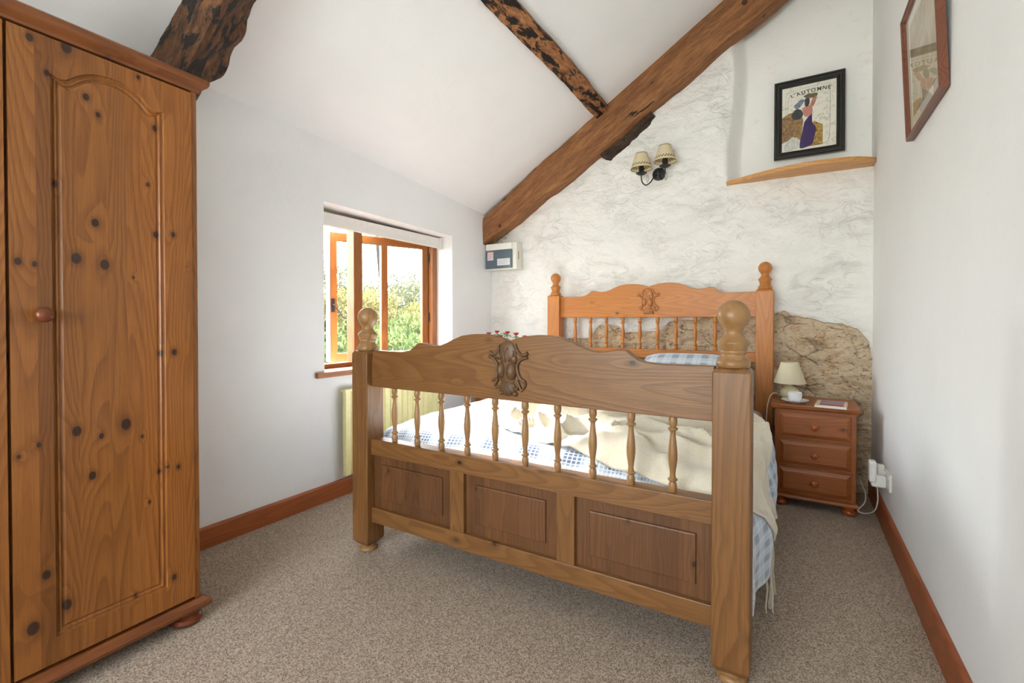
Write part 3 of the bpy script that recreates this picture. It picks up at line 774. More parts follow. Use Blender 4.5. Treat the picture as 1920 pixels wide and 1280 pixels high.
def make_sheet(name, fn, nu, nv, mat, uvf, thick, label, cat, group=None):
    me = bpy.data.meshes.new(name)
    vs = []; uvs = []
    for j in range(nv + 1):
        for i in range(nu + 1):
            vs.append(tuple(fn(i / nu, j / nv))); uvs.append(uvf(i / nu, j / nv))
    fs = [(j * (nu + 1) + i, j * (nu + 1) + i + 1, (j + 1) * (nu + 1) + i + 1, (j + 1) * (nu + 1) + i) for j in range(nv) for i in range(nu)]
    me.from_pydata(vs, [], fs)
    uvl = me.uv_layers.new(name='UVMap')
    for lp in me.loops: uvl.data[lp.index].uv = uvs[lp.vertex_index]
    for p in me.polygons: p.use_smooth = True
    me.materials.append(mat)
    o = bpy.data.objects.new(name, me); COL.objects.link(o)
    if thick: md = o.modifiers.new('solid', 'SOLIDIFY'); md.thickness = thick; md.offset = -1
    if label: tag(o, label, cat, group)
    return o
def mat_plaid(name, scale=1.):
    m = NT(name); tc = m.n('ShaderNodeTexCoord').outputs['UV']
    sep = m.n('ShaderNodeSeparateXYZ'); m.l(tc, sep.inputs[0])
    def axis(s):
        big = m.math('FRACT', m.math('DIVIDE', s, .13 * scale)); sml = m.math('FRACT', m.math('DIVIDE', s, .0135 * scale))
        band = m.rng(m.math('ABSOLUTE', m.math('SUBTRACT', big, .5)), .16, .30, 1., 0.)
        line = m.rng(m.math('ABSOLUTE', m.math('SUBTRACT', sml, .5)), .30, .40, 0., 1.)
        thin = m.rng(m.math('ABSOLUTE', m.math('SUBTRACT', big, .06)), .012, .024, 1., 0.)
        return band, line, thin
    bu, lu, tu = axis(sep.outputs[0]); bv, lv, tv = axis(sep.outputs[1])
    blue = m.math('MULTIPLY_ADD', m.math('MULTIPLY', bu, bv), .28, m.math('MULTIPLY', m.math('ADD', bu, bv), .30), clamp=True)
    c = m.mix(blue, s2l((200, 214, 228)), s2l((66, 90, 124)))
    ln = m.math('MAXIMUM', lu, lv)
    c = m.mix(m.math('MULTIPLY', ln, .6), c, s2l((232, 235, 238)))
    th = m.math('MAXIMUM', tu, tv); c = m.mix(m.math('MULTIPLY', th, .6), c, s2l((120, 170, 190)))
    m.base(c, .85, .2); m.p.inputs['Sheen Weight'].default_value = .2
    m.bump(m.noise(m.coord(), 300, 2), .0006, .5); return m.m
PLAID = mat_plaid('blue_plaid_cotton', .75)
make_sheet('duvet', lambda u, v: duvet_pt(u, DY0 + (DY1 - DY0) * v), 190, 150, PLAID, lambda u, v: (u * 2.35, v * (DY1 - DY0)), .018,
           'blue and white plaid duvet spread over the pine bed', 'duvet')
# pillows
def pillow(cx, cy, cz, w, d, t, tilt, seedv, label):
    def f(u, v, side):
        a = (u - .5) * 2; b = (v - .5) * 2
        th = max(0, (1 - a ** 4)) ** .5 * max(0, (1 - b ** 4)) ** .5
        k = 1 - .06 * (abs(a * b) < .0)
        x = a * w / 2 * (1 - .05 * b * b); y = b * d / 2 * (1 - .06 * a * a); z = side * t / 2 * th * (1 + .10 * noise.noise(Vector((a * 2 + seedv, b * 2, 1))))
        return Vector((x, y, z))
    N = 30; vs = []; fs = []; uvs = []
    for s_ in (1, -1):
        b0 = len(vs)
        for j in range(N + 1):
            for i in range(N + 1):
                p = f(i / N, j / N, s_); p = Matrix.Rotation(tilt, 4, 'X') @ p
                vs.append(tuple(p + Vector((cx, cy, cz)))); uvs.append((i / N * w, j / N * d))
        for j in range(N):
            for i in range(N):
                q = (b0 + j * (N + 1) + i, b0 + j * (N + 1) + i + 1, b0 + (j + 1) * (N + 1) + i + 1, b0 + (j + 1) * (N + 1) + i)
                fs.append(q if s_ == 1 else q[::-1])
    me = bpy.data.meshes.new('pillow'); me.from_pydata(vs, [], fs)
    uvl = me.uv_layers.new(name='UVMap')
    for lp in me.loops: uvl.data[lp.index].uv = uvs[lp.vertex_index]
    bm = bmesh.new(); bm.from_mesh(me); bmesh.ops.remove_doubles(bm, verts=bm.verts, dist=1e-4); bm.to_mesh(me); bm.free()
    for p in me.polygons: p.use_smooth = True
    me.materials.append(PLAID)
    o = bpy.data.objects.new('pillow', me); COL.objects.link(o); return tag(o, label, 'pillow', 'plaid pillows against the headboard')
pillow(-.60, 3.31, .72, .70, .44, .17, math.radians(32), 3, 'blue plaid pillow at the head of the bed nearer the lamp')
pillow(-1.33, 3.33, .705, .72, .42, .16, math.radians(30), 8, 'blue plaid pillow at the head of the bed nearer the window')

# wool throw
def mat_wool():
    m = NT('cream_wool'); c = m.coord()
    n = m.noise(m.vmath('MULTIPLY', c, (1, 1, 1)), 130, 4, .7, 1.); b = m.noise(c, 9, 3)
    col = m.mix(n, s2l((212, 200, 174)), s2l((240, 234, 219))); col = m.mix(m.rng(b, .4, .7, 0., .3), col, s2l((222, 205, 170)))
    m.base(col, .95, .1); m.p.inputs['Sheen Weight'].default_value = .5; m.p.inputs['Sheen Roughness'].default_value = .5
    m.bump(n, .004, .9); return m.m
WOOL = mat_wool()
throw = thing('wool_throw', 'crumpled cream wool throw with fringe spread over the duvet', 'blanket', (-.6, 2.1, .6))
def throw_pt(u, v, under=0.):
    # v: 0 front edge .. 1 back edge ; u: left .. right
    uu = .262 + (.93 - .262) * u
    yf = lerp_tab([(0, 2.10), (.1, 1.87), (.2, 1.73), (.32, 1.665), (.5, 1.645), (.6, 1.645), (.72, 1.69), (.84, 1.87), (1, 2.0)], u)
    yb = lerp_tab([(0, 2.30), (.15, 2.42), (.5, 2.46), (.66, 2.40), (.76, 2.24), (.86, 2.16), (1, 2.26)], u)
    y = yf + (yb - yf) * v
    x = duvet_section(uu, y)[0]
    q = Vector((x * 1.0, y * 1.0, 0))
    wx = noise.noise(q * 2.1 + Vector((4, 0, 0))) * .16; wy = noise.noise(q * 2.1 + Vector((0, 7, 0))) * .16
    r1 = 1 - abs(noise.noise(Vector(((x + wx) * 3.4 + (y + wy) * 2.2, (y + wy) * 6.4 - x * 2.0, 2)))) * 2
    r2 = 1 - abs(noise.noise(Vector(((x + wx) * 6 - 3, (y + wy) * 8, 6)))) * 2
    flat = sm(.78, .62, u)
    h = .014 + flat * (.115 * max(0, r1) ** 2.2 + .034 * max(0, r2) ** 2.2 + .012 * (noise.noise(q * 9) + .5)) * (.40 + .80 * v)
    h += (1 - flat) * (.004 + .004 * math.sin(y * 24))
    # rolled edges
    ed = min(v * 9, (1 - v) * 9, u * 12, 1)
    h *= .35 + .65 * sm(0, 1, ed)
    h = max(h, .010)
    p = duvet_pt(uu, y, h)
    if p.y < 1.645: p.y = 1.645
    return p
o = make_sheet('throw_cloth', throw_pt, 230, 150, WOOL, lambda u, v: (u, v), .008, None, None); o.parent = throw; o.location = -throw.location
# ------------------------------------------------------------------ wicker tray on the bed
tray = thing('wicker_tray', 'wooden rimmed wicker tray lying behind the cream throw', 'tray', (-1.09, 2.68, .60))
def mat_wicker():
    m = NT('woven_wicker'); c = m.coord(); s_ = m.n('ShaderNodeSeparateXYZ'); m.l(c, s_.inputs[0])
    a = m.math('SINE', m.math('MULTIPLY', s_.outputs[0], 420.)); b = m.math('SINE', m.math('MULTIPLY', m.math('ADD', s_.outputs[2], s_.outputs[1]), 420.))
    k = m.math('MULTIPLY', a, b); col = m.mix(m.rng(k, -.5, .5), s2l((176, 112, 56)), s2l((230, 180, 110)))
    m.base(col, .6); m.bump(k, .002, .8); return m.m
MW = mat_wicker()
tx0, tx1, ty0, ty1, tz = -1.36, -.86, 2.50, 2.84, .614
mb = MB(); mb.box(tx0 + .01, tx1 - .01, ty0 + .01, ty1 - .01, tz, tz + .008); mb.build('tray_base', MW, tray)
mb = MB()
for a in (tx0, tx1 - .012): mb.box(a, a + .012, ty0, ty1, tz, tz + .034)
for a in (ty0, ty1 - .012): mb.box(tx0, tx1, a, a + .012, tz, tz + .034)
mb.build('tray_side', MW, tray)
mb = MB(); mb.tube([(tx0, ty0, tz + .036), (tx1, ty0, tz + .036), (tx1, ty1, tz + .036), (tx0, ty1, tz + .036)], .008, 8, close=True); mb.build('tray_rim', plain('tray_rim_wood', (224, 170, 100), .5), tray)

# ------------------------------------------------------------------ wardrobe (faces the room, back to the left wall)
wr = thing('wardrobe', 'tall varnished knotty pine wardrobe with arched door panels', 'wardrobe', (-1.868, .888, 0), math.radians(2.))
# local: x = out of the wall (front face at 0), y runs back towards the camera as negative, z up
WD, WW = .525, .985
mb = MB(); mb.box(-WD, -.02, -WW + .004, -.002, .085, 1.925); mb.build('carcass', ward_z, wr, bevel=.003, local=True)
for a in (-.018, -WW): mb = MB(); mb.box(-.022, 0, a, a + .018, .085, 1.93); mb.build('corner_post', ward_z, wr, bevel=.004, local=True)
# cornice and plinth mouldings (front + far side + near side)
def mould(prof, z, nm, mat):
    mb = MB(); path = [(-WD, 0.), (0., 0.), (0., -WW), (-WD, -WW)]
    dirs = [(0, 1), (1, 1), (1, -1), (0, -1)]
    n = len(prof); vs = []
    for (px, py), (dx, dy) in zip(path, dirs):
        for o_, h in prof: vs.append((px + dx * o_, py + dy * o_, z + h))
    fs = [(i * n + k, i * n + (k + 1) % n, (i + 1) * n + (k + 1) % n, (i + 1) * n + k) for i in range(3) for k in range(n)] + [tuple(range(n)), tuple(range(3 * n, 4 * n))[::-1]]
    mb.add(vs, fs); return mb.build(nm, mat, wr, smooth=30, local=True)
mould([(-.02, 0), (.006, 0), (.008, .008), (.016, .016), (.026, .024), (.030, .034), (.030, .046), (.024, .052), (-.02, .052)], 1.922, 'cornice', ward_y)
mould([(-.02, 0), (.020, 0), (.026, .006), (.028, .016), (.024, .026), (.012, .032), (.006, .036), (-.02, .036)], .05, 'plinth', ward_y)
mb = MB(); mb.box(-WD, -.005, -WW, 0, 1.965, 1.972); mb.build('top_board', ward_y, wr, local=True)
mb = MB(); mb.box(-WD, -.005, -WW, 0, .06, .085); mb.build('bottom_board', ward_y, wr, local=True)
def arch(y0, y1, zb, zs, rise):
    c = (y0 + y1) / 2; w = (y1 - y0) / 2; pts = [(y0, zb), (y1, zb)]
    prof = [(1., 0), (.97, .0), (.86, -.006), (.74, .0), (.62, .016), (.48, .032), (.30, .044), (.12, .050), (0, .051)]
    right = [(c + w * a, zs + h * rise) for a, h in curve_smooth(prof)]
    left = [(c - w * a, zs + h * rise) for a, h in curve_smooth(prof)][::-1]
    return pts + right + left[1:]
def curve_smooth(p):
    q = curve_pts([(a, b, 0) for a, b in p], 3); return [(v.x, v.y) for v in q]
KN = [((.0, y - .888, z), r * .72) for y, z, r in WK]
ward_door = wood('wardrobe_door_pine', 2, rough=.34, ring=20, stave=(1, .055), stv=.75, knots=KN, auto_knots=False, coat=.2, knotc=(44, 24, 16), **COLS_W)
def door(y0, y1, far):
    mb = MB(); pa, pb = y0 + .088, y1 - .088
    lp = arch(pa, pb, .172, 1.812, 1.)
    panel(mb, rect(y0, y1, .097, 1.915), lp, [(.003, .006), (.007, .0075), (.010, .0035), (.013, .0035), (.016, .0075), (.0185, .0085), (.025, .0045), (.027, .0045)], .02,
          lambda u, v, d: (.004 - d, u, v), lambda o: arch(pa + o, pb - o, .172 + o, 1.812 - o, 1.))
    dr = mb.build('door', ward_door if far else ward_z, wr, local=True)
    mb = MB(); ky = y0 + .062 if far else y1 - .062
    Mx = Matrix.Rotation(PI / 2, 4, 'Y')
    mb.lathe([(.009, 0), (.010, .010), (.009, .014), (.016, .020), (.0205, .028), (.0205, .034), (.016, .040), (.008, .043), (0, .0435)], (.004, ky, 1.115), 24, Mx)
    mb.build('door_knob', ward_foot, dr, smooth=60, local=True)
door(-.487, -.020, True); door(-.962, -.495, False)
for yy in (-.045, -WW + .045):
    for xx in (-.045, -WD + .05):
        mb = MB(); mb.lathe([(.036, 0), (.044, .005), (.050, .016), (.047, .028), (.038, .034), (.036, .037), (.042, .043), (.042, .052)], (xx + .02, yy + .01, 0), 28); mb.build('bun_foot', ward_foot, wr, smooth=40, local=True)

# ------------------------------------------------------------------ bedside cabinets
def cabinet(x0, x1, y0, y1, top, label, mirror=False):
    t = thing('bedside_cabinet', label, 'bedside cabinet', ((x0 + x1) / 2, y0, 0), 0, None)
    mb = MB(); mb.box(x0, x1, y0 + .012, y1, .072, top - .026); mb.build('cabinet_body', red_z, t, bevel=.003)
    mb = MB(); n = []
    def molding(prof, z, nm):
        mb = MB(); path = [(x0, y1), (x0, y0 + .012), (x1, y0 + .012), (x1, y1)]; dirs = [(-1, 0), (-1, -1), (1, -1), (1, 0)]
        k_ = len(prof); vs = []
        for (px, py), (dx, dy) in zip(path, dirs):
            for o_, h in prof: vs.append((px + dx * o_, py + dy * o_, z + h))
        fs = [(i * k_ + k, i * k_ + (k + 1) % k_, (i + 1) * k_ + (k + 1) % k_, (i + 1) * k_ + k) for i in range(3) for k in range(k_)] + [tuple(range(k_)), tuple(range(3 * k_, 4 * k_))[::-1]]
        mb.add(vs, fs); return mb
    m1 = molding([(-.03, 0), (.006, 0), (.014, .006), (.016, .012), (.016, .018), (-.03, .018)], top - .028, '')
    m1.build('top_moulding', red_x, t, smooth=30)
    mb = MB(); mb.box(x0 - .019, x1 + .019, y0 - .007, y1, top - .010, top + .0006); mb.build('cabinet_top', red_x, t, bevel=.003)
    m2 = molding([(-.03, 0), (.016, 0), (.018, .008), (.014, .016), (.004, .022), (-.03, .022)], .052, ''); m2.build('plinth', red_x, t, smooth=30)
    hh = (top - .028 - .088) / 3
    for k in range(3):
        z0 = .084 + k * hh; z1 = z0 + hh - .010
        a, b = x0 + .018, x1 - .018
        mb = MB(); panel(mb, rect(a, b, z0, z1), rect(a + .006, b - .006, z0 + .006, z1 - .006), [(.001, .004), (.022, -.005), (.024, -.005)], .018, lambda u, v, d: (u, y0 + .004 + d, v))
        dr = mb.build('drawer', red_x, t)
        mb = MB(); mb.lathe([(.008, 0), (.008, .008), (.014, .013), (.0185, .020), (.019, .026), (.015, .032), (.007, .0345), (0, .035)], ((x0 + x1) / 2 + .001, y0, (z0 + z1) / 2), 24, Matrix.Rotation(PI / 2, 4, 'X'))
        mb.build('drawer_knob', red_k, dr, smooth=60)
    for fx in (x0 + .03, x1 - .03):
        for fy in (y0 + .04, y1 - .03):
            mb = MB(); mb.lathe([(.024, 0), (.034, .005), (.038, .014), (.035, .026), (.026, .033), (.026, .037), (.032, .041), (.032, .054)], (fx, fy, 0), 24); mb.build('bun_foot', red_k, t, smooth=40)
    return t
cabinet(-.098, .300, 3.215, 3.605, .603, 'varnished pine three-drawer bedside cabinet with the cream lamp on it')
cabinet(-2.30, -1.92, 3.215, 3.600, .60, 'pine bedside cabinet in the window corner with roses on it')

# ------------------------------------------------------------------ lamp, cup, saucer, booklets
def_top = .6035
lamp = thing('table_lamp', 'small cream table lamp with a conical shade on the bedside cabinet', 'lamp', (-.024, 3.43, def_top))
cer = plain('cream_ceramic', (222, 216, 176), .18, .6)
mb = MB(); mb.lathe([(.026, 0), (.040, .006), (.051, .022), (.055, .040), (.051, .058), (.038, .074), (.020, .084), (.012, .088), (.012, .096)], (-.024, 3.43, def_top), 36); mb.build('lamp_base', cer, lamp, smooth=50)
def mat_shade(name, rgb, tr=.45):
    m = NT(name); t = m.t
    d = m.n('ShaderNodeBsdfDiffuse'); d.inputs[0].default_value = s2l(rgb); tl = m.n('ShaderNodeBsdfTranslucent'); tl.inputs[0].default_value = s2l(rgb)
    mx = m.n('ShaderNodeMixShader'); mx.inputs[0].default_value = tr; m.l(d.outputs[0], mx.inputs[1]); m.l(tl.outputs[0], mx.inputs[2]); t.nodes.remove(m.p); m.l(mx.outputs[0], m.out.inputs[0]); return m.m
mb = MB(); mb.lathe([(.0885, def_top + .103), (.089, def_top + .105), (.048, def_top + .232), (.0465, def_top + .232), (.087, def_top + .105), (.0865, def_top + .103), (.0885, def_top + .103)], (-.024, 3.43, 0), 48, cap=False)
mb.build('lamp_shade', mat_shade('cream_lampshade', (240, 232, 206), .35), lamp, smooth=50)
mb = MB(); mb.lathe([(.012, .094), (.012, .13), (.024, .15), (.026, .17), (.018, .19), (0, .196)], (-.024, 3.43, def_top), 20); mb.build('bulb', plain('frosted_bulb', (236, 234, 226), .3), lamp, smooth=50)
mb = MB(); mb.tube(curve_pts([(-.075, 3.43, .622), (-.10, 3.42, .640), (-.128, 3.40, .622), (-.145, 3.385, .55), (-.150, 3.37, .42), (-.149, 3.36, .28), (-.14, 3.37, .17)], 6), .0028, 6)
mb.build('lamp_cord', plain('white_flex', (222, 218, 208), .4), lamp, smooth=60)
white_c = plain('white_china', (240, 240, 242), .15, .6)
sc_pos = (.004, 3.302, def_top)
mb = MB(); mb.lathe([(.0, .003), (.026, .003), (.030, 0), (.034, .001), (.036, .005), (.056, .010), (.073, .018), (.0735, .020), (.055, .014), (.034, .009), (0, .008)], sc_pos, 40)
tag(mb.build('saucer', white_c, smooth=60), 'white china saucer on the bedside cabinet under the cup', 'saucer')
cup = thing('teacup', 'white china teacup standing in the saucer by the lamp', 'cup', (sc_pos[0], sc_pos[1], def_top + .0085))
mb = MB(); mb.lathe([(.022, 0), (.030, .004), (.0355, .016), (.0375, .034), (.038, .056), (.0365, .056), (.0360, .034), (.033, .016), (.026, .008), (0, .007)], (sc_pos[0], sc_pos[1], def_top + .0085), 40); mb.build('cup_bowl', white_c, cup, smooth=60)
mb = MB(); mb.tube(curve_pts([(-.001, .0360, .046), (0, .052, .050), (0, .062, .038), (0, .056, .022), (0, .036, .016)], 6), .0035, 8)
mb.v = [(v[0] + sc_pos[0], v[1] + sc_pos[1], v[2] + def_top + .0085) for v in mb.v]; mb.build('cup_handle', white_c, cup, smooth=60)
def book(cx, cy, z, w, d, t, rot, label, cover, art):
    b = thing('booklet', label, 'booklet', (cx, cy, z), rot, 'booklets on the bedside cabinet')
    mb = MB(); mb.box(-w / 2 + .002, w / 2 - .002, -d / 2 + .002, d / 2 - .002, .001, t - .001); mb.build('pages', plain('paper_pages', (240, 236, 230), .8), b, local=True)
    mb = MB(); mb.box(-w / 2, w / 2, -d / 2, d / 2, t - .0012, t).box(-w / 2, w / 2, -d / 2, d / 2, 0, .0012).box(-w / 2, -w / 2 + .0015, -d / 2, d / 2, 0, t); c = mb.build('cover', cover, b, local=True)
    if art:
        mb = MB(); mb.box(-w / 2 + .022, w / 2 - .014, -d / 2 + .010, -d / 2 + .045, t, t + .0006); mb.build('cover_band', plain('dark_plum_print', (112, 56, 62), .5), b, local=True)
        mb = MB(); mb.box(-w / 2 + .022, w / 2 - .014, -d / 2 + .045, -d / 2 + .10, t, t + .0006); mb.build('cover_picture', plain('pink_print', (190, 120, 136), .5), b, local=True)
        mb = MB(); mb.box(-w / 2 + .022, w / 2 - .014, -d / 2 + .10, d / 2 - .012, t, t + .0006); mb.build('cover_sky', plain('mauve_print', (160, 144, 166), .5), b, local=True)
    return b
book(.186, 3.30, def_top, .152, .215, .006, math.radians(-6), 'white booklet lying under the pink booklet on the bedside cabinet', plain('white_cover', (240, 238, 234), .5), False)
book(.186, 3.302, def_top + .0062, .150, .212, .007, math.radians(-6), 'pink and mauve covered booklet on top by the saucer', plain('buff_cover', (232, 206, 180), .4), True)

# ------------------------------------------------------------------ vase with roses
vase = thing('flower_vase', 'small glass vase of roses on the window corner cabinet', 'vase', (-2.09, 3.40, .60))
mb = MB(); mb.lathe([(.035, 0), (.045, .01), (.05, .06), (.036, .13), (.03, .16), (.036, .19), (.034, .19), (.028, .16), (.034, .13), (.046, .06), (.03, .012), (0, .01)], (-2.09, 3.40, .60), 28)
mb.build('vase_body', plain('white_vase', (222, 226, 224), .15), vase, smooth=60)
leafm = plain('leaf_green', (92, 140, 60), .6, bscale=30, var=.2); rosem = plain('rose_red', (176, 22, 34), .55, bscale=50, var=.2); rosew = plain('petal_white', (240, 242, 226), .6, bscale=50)
def rose(px, pz, py, r, label, mat, grp):
    t = thing('rose' if mat is rosem else 'white_flower', label, 'flower', (-2.09, 3.40, .70), 0, grp)
    mb = MB(); mb.tube(curve_pts([(-2.09, 3.40, .70), (-2.09 + (px + 2.09) * .3, 3.40 + (py - 3.40) * .3, .80), (px, py, pz - r * .6)], 6), .0022, 6); mb.build('stem', leafm, t, smooth=60)
    mb = MB(); random.seed(int(px * 1000) % 97)
    for ring_, (n_, rr, tilt, sz) in enumerate(((3, .25, .15, .75), (4, .5, .4, .9), (5, .75, .75, 1.))):
        for k in range(n_):
            a = 2 * PI * k / n_ + ring_ * .7; M = Matrix.Rotation(a, 4, 'Z') @ Matrix.Translation((rr * r * .75, 0, 0)) @ Matrix.Rotation(tilt, 4, 'Y')
            mb.ell((px, py, pz), (r * .22, r * .55 * sz, r * .7 * sz), 10, 6, None)
            vs = mb.v[-10 * 7:]; 
            for q in range(70):
                v = Vector(mb.v[len(mb.v) - 70 + q]) - Vector((px, py, pz)); v = M @ v; mb.v[len(mb.v) - 70 + q] = tuple(v + Vector((px, py, pz)))
    mb.build('bloom', mat, t, smooth=60)
    mb = MB()
    for k in range(3):
        a = k * 2.1 + px * 9; c = Vector((px + .02 * math.cos(a), py + .02 * math.sin(a), pz - r * 1.2)); mb.ell(c, (.020, .009, .003), 8, 4, Matrix.Rotation(a, 4, 'Z') @ Matrix.Rotation(.5, 4, 'Y'))
    mb.build('leaf', leafm, t, smooth=60)
R_ = [(-2.245, .985, 3.36, .020, 'red rose leaning farthest left in the vase'), (-2.175, 1.000, 3.38, .020, 'dark red rose second from the left in the vase'), (-2.105, .965, 3.33, .019, 'low red rose beside the white bloom in the vase'),
      (-2.065, .995, 3.37, .021, 'tall red rose in the middle of the vase'), (-1.975, .985, 3.36, .022, 'large red rose right of the middle of the vase'), (-1.905, .965, 3.38, .017, 'small red rose leaning farthest right in the vase')]
for x, z, y, r, lb in R_: rose(x, z, y, r, lb, rosem, 'red roses in the vase')
for x, z, y, r, lb in [(-2.125, 1.005, 3.41, .018, 'tall white flower in the middle of the vase'), (-2.175, .955, 3.34, .019, 'low white flower at the left of the vase'), (-1.935, .955, 3.40, .018, 'low white flower at the right of the vase')]: rose(x, z, y, r, lb, rosew, 'white flowers in the vase')

# ------------------------------------------------------------------ fuse box
fb = thing('fuse_box', 'white plastic fuse box with a grey-blue flap in the wall corner', 'fuse box', (-2.26, 3.65, 1.55))
bx0, bx1, by, bz0, bz1 = -2.425, -2.105, 3.575, 1.553, 1.792
mb = MB(); mb.box(bx0, bx1, by + .012, 3.695, bz0, bz1); mb.build('box_body', plain('ivory_plastic', (232, 230, 220), .35), fb, bevel=.008, seg=3)
mb = MB(); mb.box(bx0 + .004, bx1 - .042, by, by + .014, bz1 - .062, bz1 - .004); mb.build('box_front', plain('ivory_plastic_front', (232, 230, 220), .35), fb, bevel=.004)
mb = MB(); mb.box(bx0 + .004, bx1 - .040, by - .004, by + .014, bz0 + .012, bz1 - .064); fl = mb.build('box_flap', plain('grey_blue_plastic', (84, 100, 112), .3), fb, bevel=.004)
mb = MB(); mb.box(bx0 + .025, bx0 + .088, by - .0052, by - .0042, 1.640, 1.722); n1_ = mb.build('sticker', plain('white_sticker', (226, 214, 214), .6), fl)
mb = MB(); mb.box(bx0 + .025, bx0 + .088, by - .0058, by - .0053, 1.713, 1.722)
for k in range(6): mb.box(bx0 + .030, bx0 + .082 - (k % 3) * .006, by - .0058, by - .0053, 1.700 - k * .010, 1.702 - k * .010)
mb.build('sticker_print', plain('red_print', (190, 90, 96), .6), fl)
mb = MB(); mb.box(bx0 + .130, bx0 + .262, by - .0052, by - .0042, 1.590, 1.650); mb.build('sticker', plain('white_sticker_wide', (228, 226, 226), .6), fl)
mb = MB()
for k in range(5): mb.box(bx0 + .138, bx0 + .255 - (k % 2) * .02, by - .0058, by - .0053, 1.641 - k * .010, 1.643 - k * .010)
mb.build('sticker_print', plain('grey_print', (150, 140, 150), .6), fl)
mb = MB(); mb.box(bx1 - .001, bx1 + .001, 3.615, 3.630, 1.64, 1.71); mb.build('side_slot', plain('buff_slot', (190, 150, 100), .6), fb)

# ------------------------------------------------------------------ sconce
sc_ = thing('wall_sconce', 'black iron double wall light with two stencilled cream shades', 'wall light', (-.895, 3.66, 2.215))
blk = plain('black_painted_iron', (38, 36, 36), .5, .5)
mb = MB(); mb.lathe([(.047, 0), (.049, .006), (.046, .014), (.030, .020), (.016, .026), (.012, .034), (0, .036)], (-.895, 3.675, 2.212), 32, Matrix.Rotation(PI / 2, 4, 'X')); mb.build('backplate', blk, sc_, smooth=40)
shade_m = NT('stencilled_shade')
def make_shade_mat():
    m = shade_m; t = m.t; uv = m.n('ShaderNodeTexCoord').outputs['UV']; s_ = m.n('ShaderNodeSeparateXYZ'); m.l(uv, s_.inputs[0])
    u = m.math('FRACT', m.math('MULTIPLY', s_.outputs[0], 22.)); v = s_.outputs[1]
    def dot(cu, cv, ru, rv):
        a = m.math('DIVIDE', m.math('SUBTRACT', u, cu), ru); b = m.math('DIVIDE', m.math('SUBTRACT', v, cv), rv)
        return m.math('LESS_THAN', m.math('ADD', m.math('MULTIPLY', a, a), m.math('MULTIPLY', b, b)), 1.)
    d = m.math('MAXIMUM', dot(.3, .20, .20, .045), dot(.72, .27, .20, .045))
    rim = m.math('MAXIMUM', m.math('LESS_THAN', v, .025), m.math('GREATER_THAN', v, .97))
    col = m.mix(d, s2l((244, 232, 200)), s2l((96, 88, 60))); col = m.mix(rim, col, s2l((66, 48, 30)))
    t.nodes.remove(m.p); df = m.n('ShaderNodeBsdfDiffuse'); tl = m.n('ShaderNodeBsdfTranslucent'); m.l(col, df.inputs[0]); m.l(col, tl.inputs[0])
    mx = m.n('ShaderNodeMixShader'); mx.inputs[0].default_value = .4; m.l(df.outputs[0], mx.inputs[1]); m.l(tl.outputs[0], mx.inputs[2]); m.l(mx.outputs[0], m.out.inputs[0])
make_shade_mat()
for cx, cz, sg in ((-1.000, 2.205, -1), (-.826, 2.232, 1)):
    cy = 3.57
    arm = MB()
    if sg < 0: path = [(-.90, 3.655, 2.205), (-.92, 3.63, 2.185), (-.94, 3.60, 2.140), (-.968, 3.58, 2.118), (-.992, 3.572, 2.138), (cx, cy, 2.170), (cx, cy, cz)]
    else: path = [(-.885, 3.655, 2.205), (-.872, 3.62, 2.165), (-.852, 3.585, 2.145), (-.834, 3.572, 2.160), (cx, cy, 2.19), (cx, cy, cz)]
    arm.tube(curve_pts(path, 7), .0048, 8)
    am = arm.build('sconce_arm', blk, sc_, smooth=60)
    mb = MB(); mb.tube(curve_pts([(path[3][0] + .012, 3.58, 2.132), (path[3][0] + .004, 3.58, 2.165), (path[3][0] + .012, 3.58, 2.19), (path[3][0] + .02, 3.58, 2.165), (path[3][0] + .014, 3.58, 2.135)], 6), .0012, 5); mb.build('wire_scroll', blk, am, smooth=60)
    mb = MB(); mb.lathe([(.006, 0), (.026, .006), (.041, .016), (.040, .019), (.020, .012), (.019, .014), (.019, .066), (.0, .066)], (cx, cy, cz - .012), 28); mb.build('candle_cup', blk, am, smooth=40)
    mb = MB(); mb.lathe([(.010, .05), (.016, .07), (.017, .085), (.010, .115), (0, .125)], (cx, cy, cz), 20); mb.build('bulb', plain('candle_bulb', (240, 236, 222), .2), am, smooth=60)
    # shade with UV
    n = 48; r0, r1, h = .080, .043, .118; zb = cz + .034
    vs = []; uvs = []
    for j in range(13):
        for i in range(n + 1):
            a = 2 * PI * i / n; r = r0 + (r1 - r0) * j / 12; vs.append((cx + r * math.cos(a), cy + r * math.sin(a), zb + h * j / 12)); uvs.append((i / n, j / 12))
    fs = [(j * (n + 1) + i, j * (n + 1) + i + 1, (j + 1) * (n + 1) + i + 1, (j + 1) * (n + 1) + i) for j in range(12) for i in range(n)]
    me = bpy.data.meshes.new('sconce_shade'); me.from_pydata([tuple(Vector(v) - sc_.location) for v in vs], [], fs); ul = me.uv_layers.new(name='UVMap')
    for lp in me.loops: ul.data[lp.index].uv = uvs[lp.vertex_index]
    for p in me.polygons: p.use_smooth = True
    me.materials.append(shade_m.m); o = bpy.data.objects.new('sconce_shade', me); COL.objects.link(o); o.parent = sc_
    md = o.modifiers.new('s', 'SOLIDIFY'); md.thickness = .0012

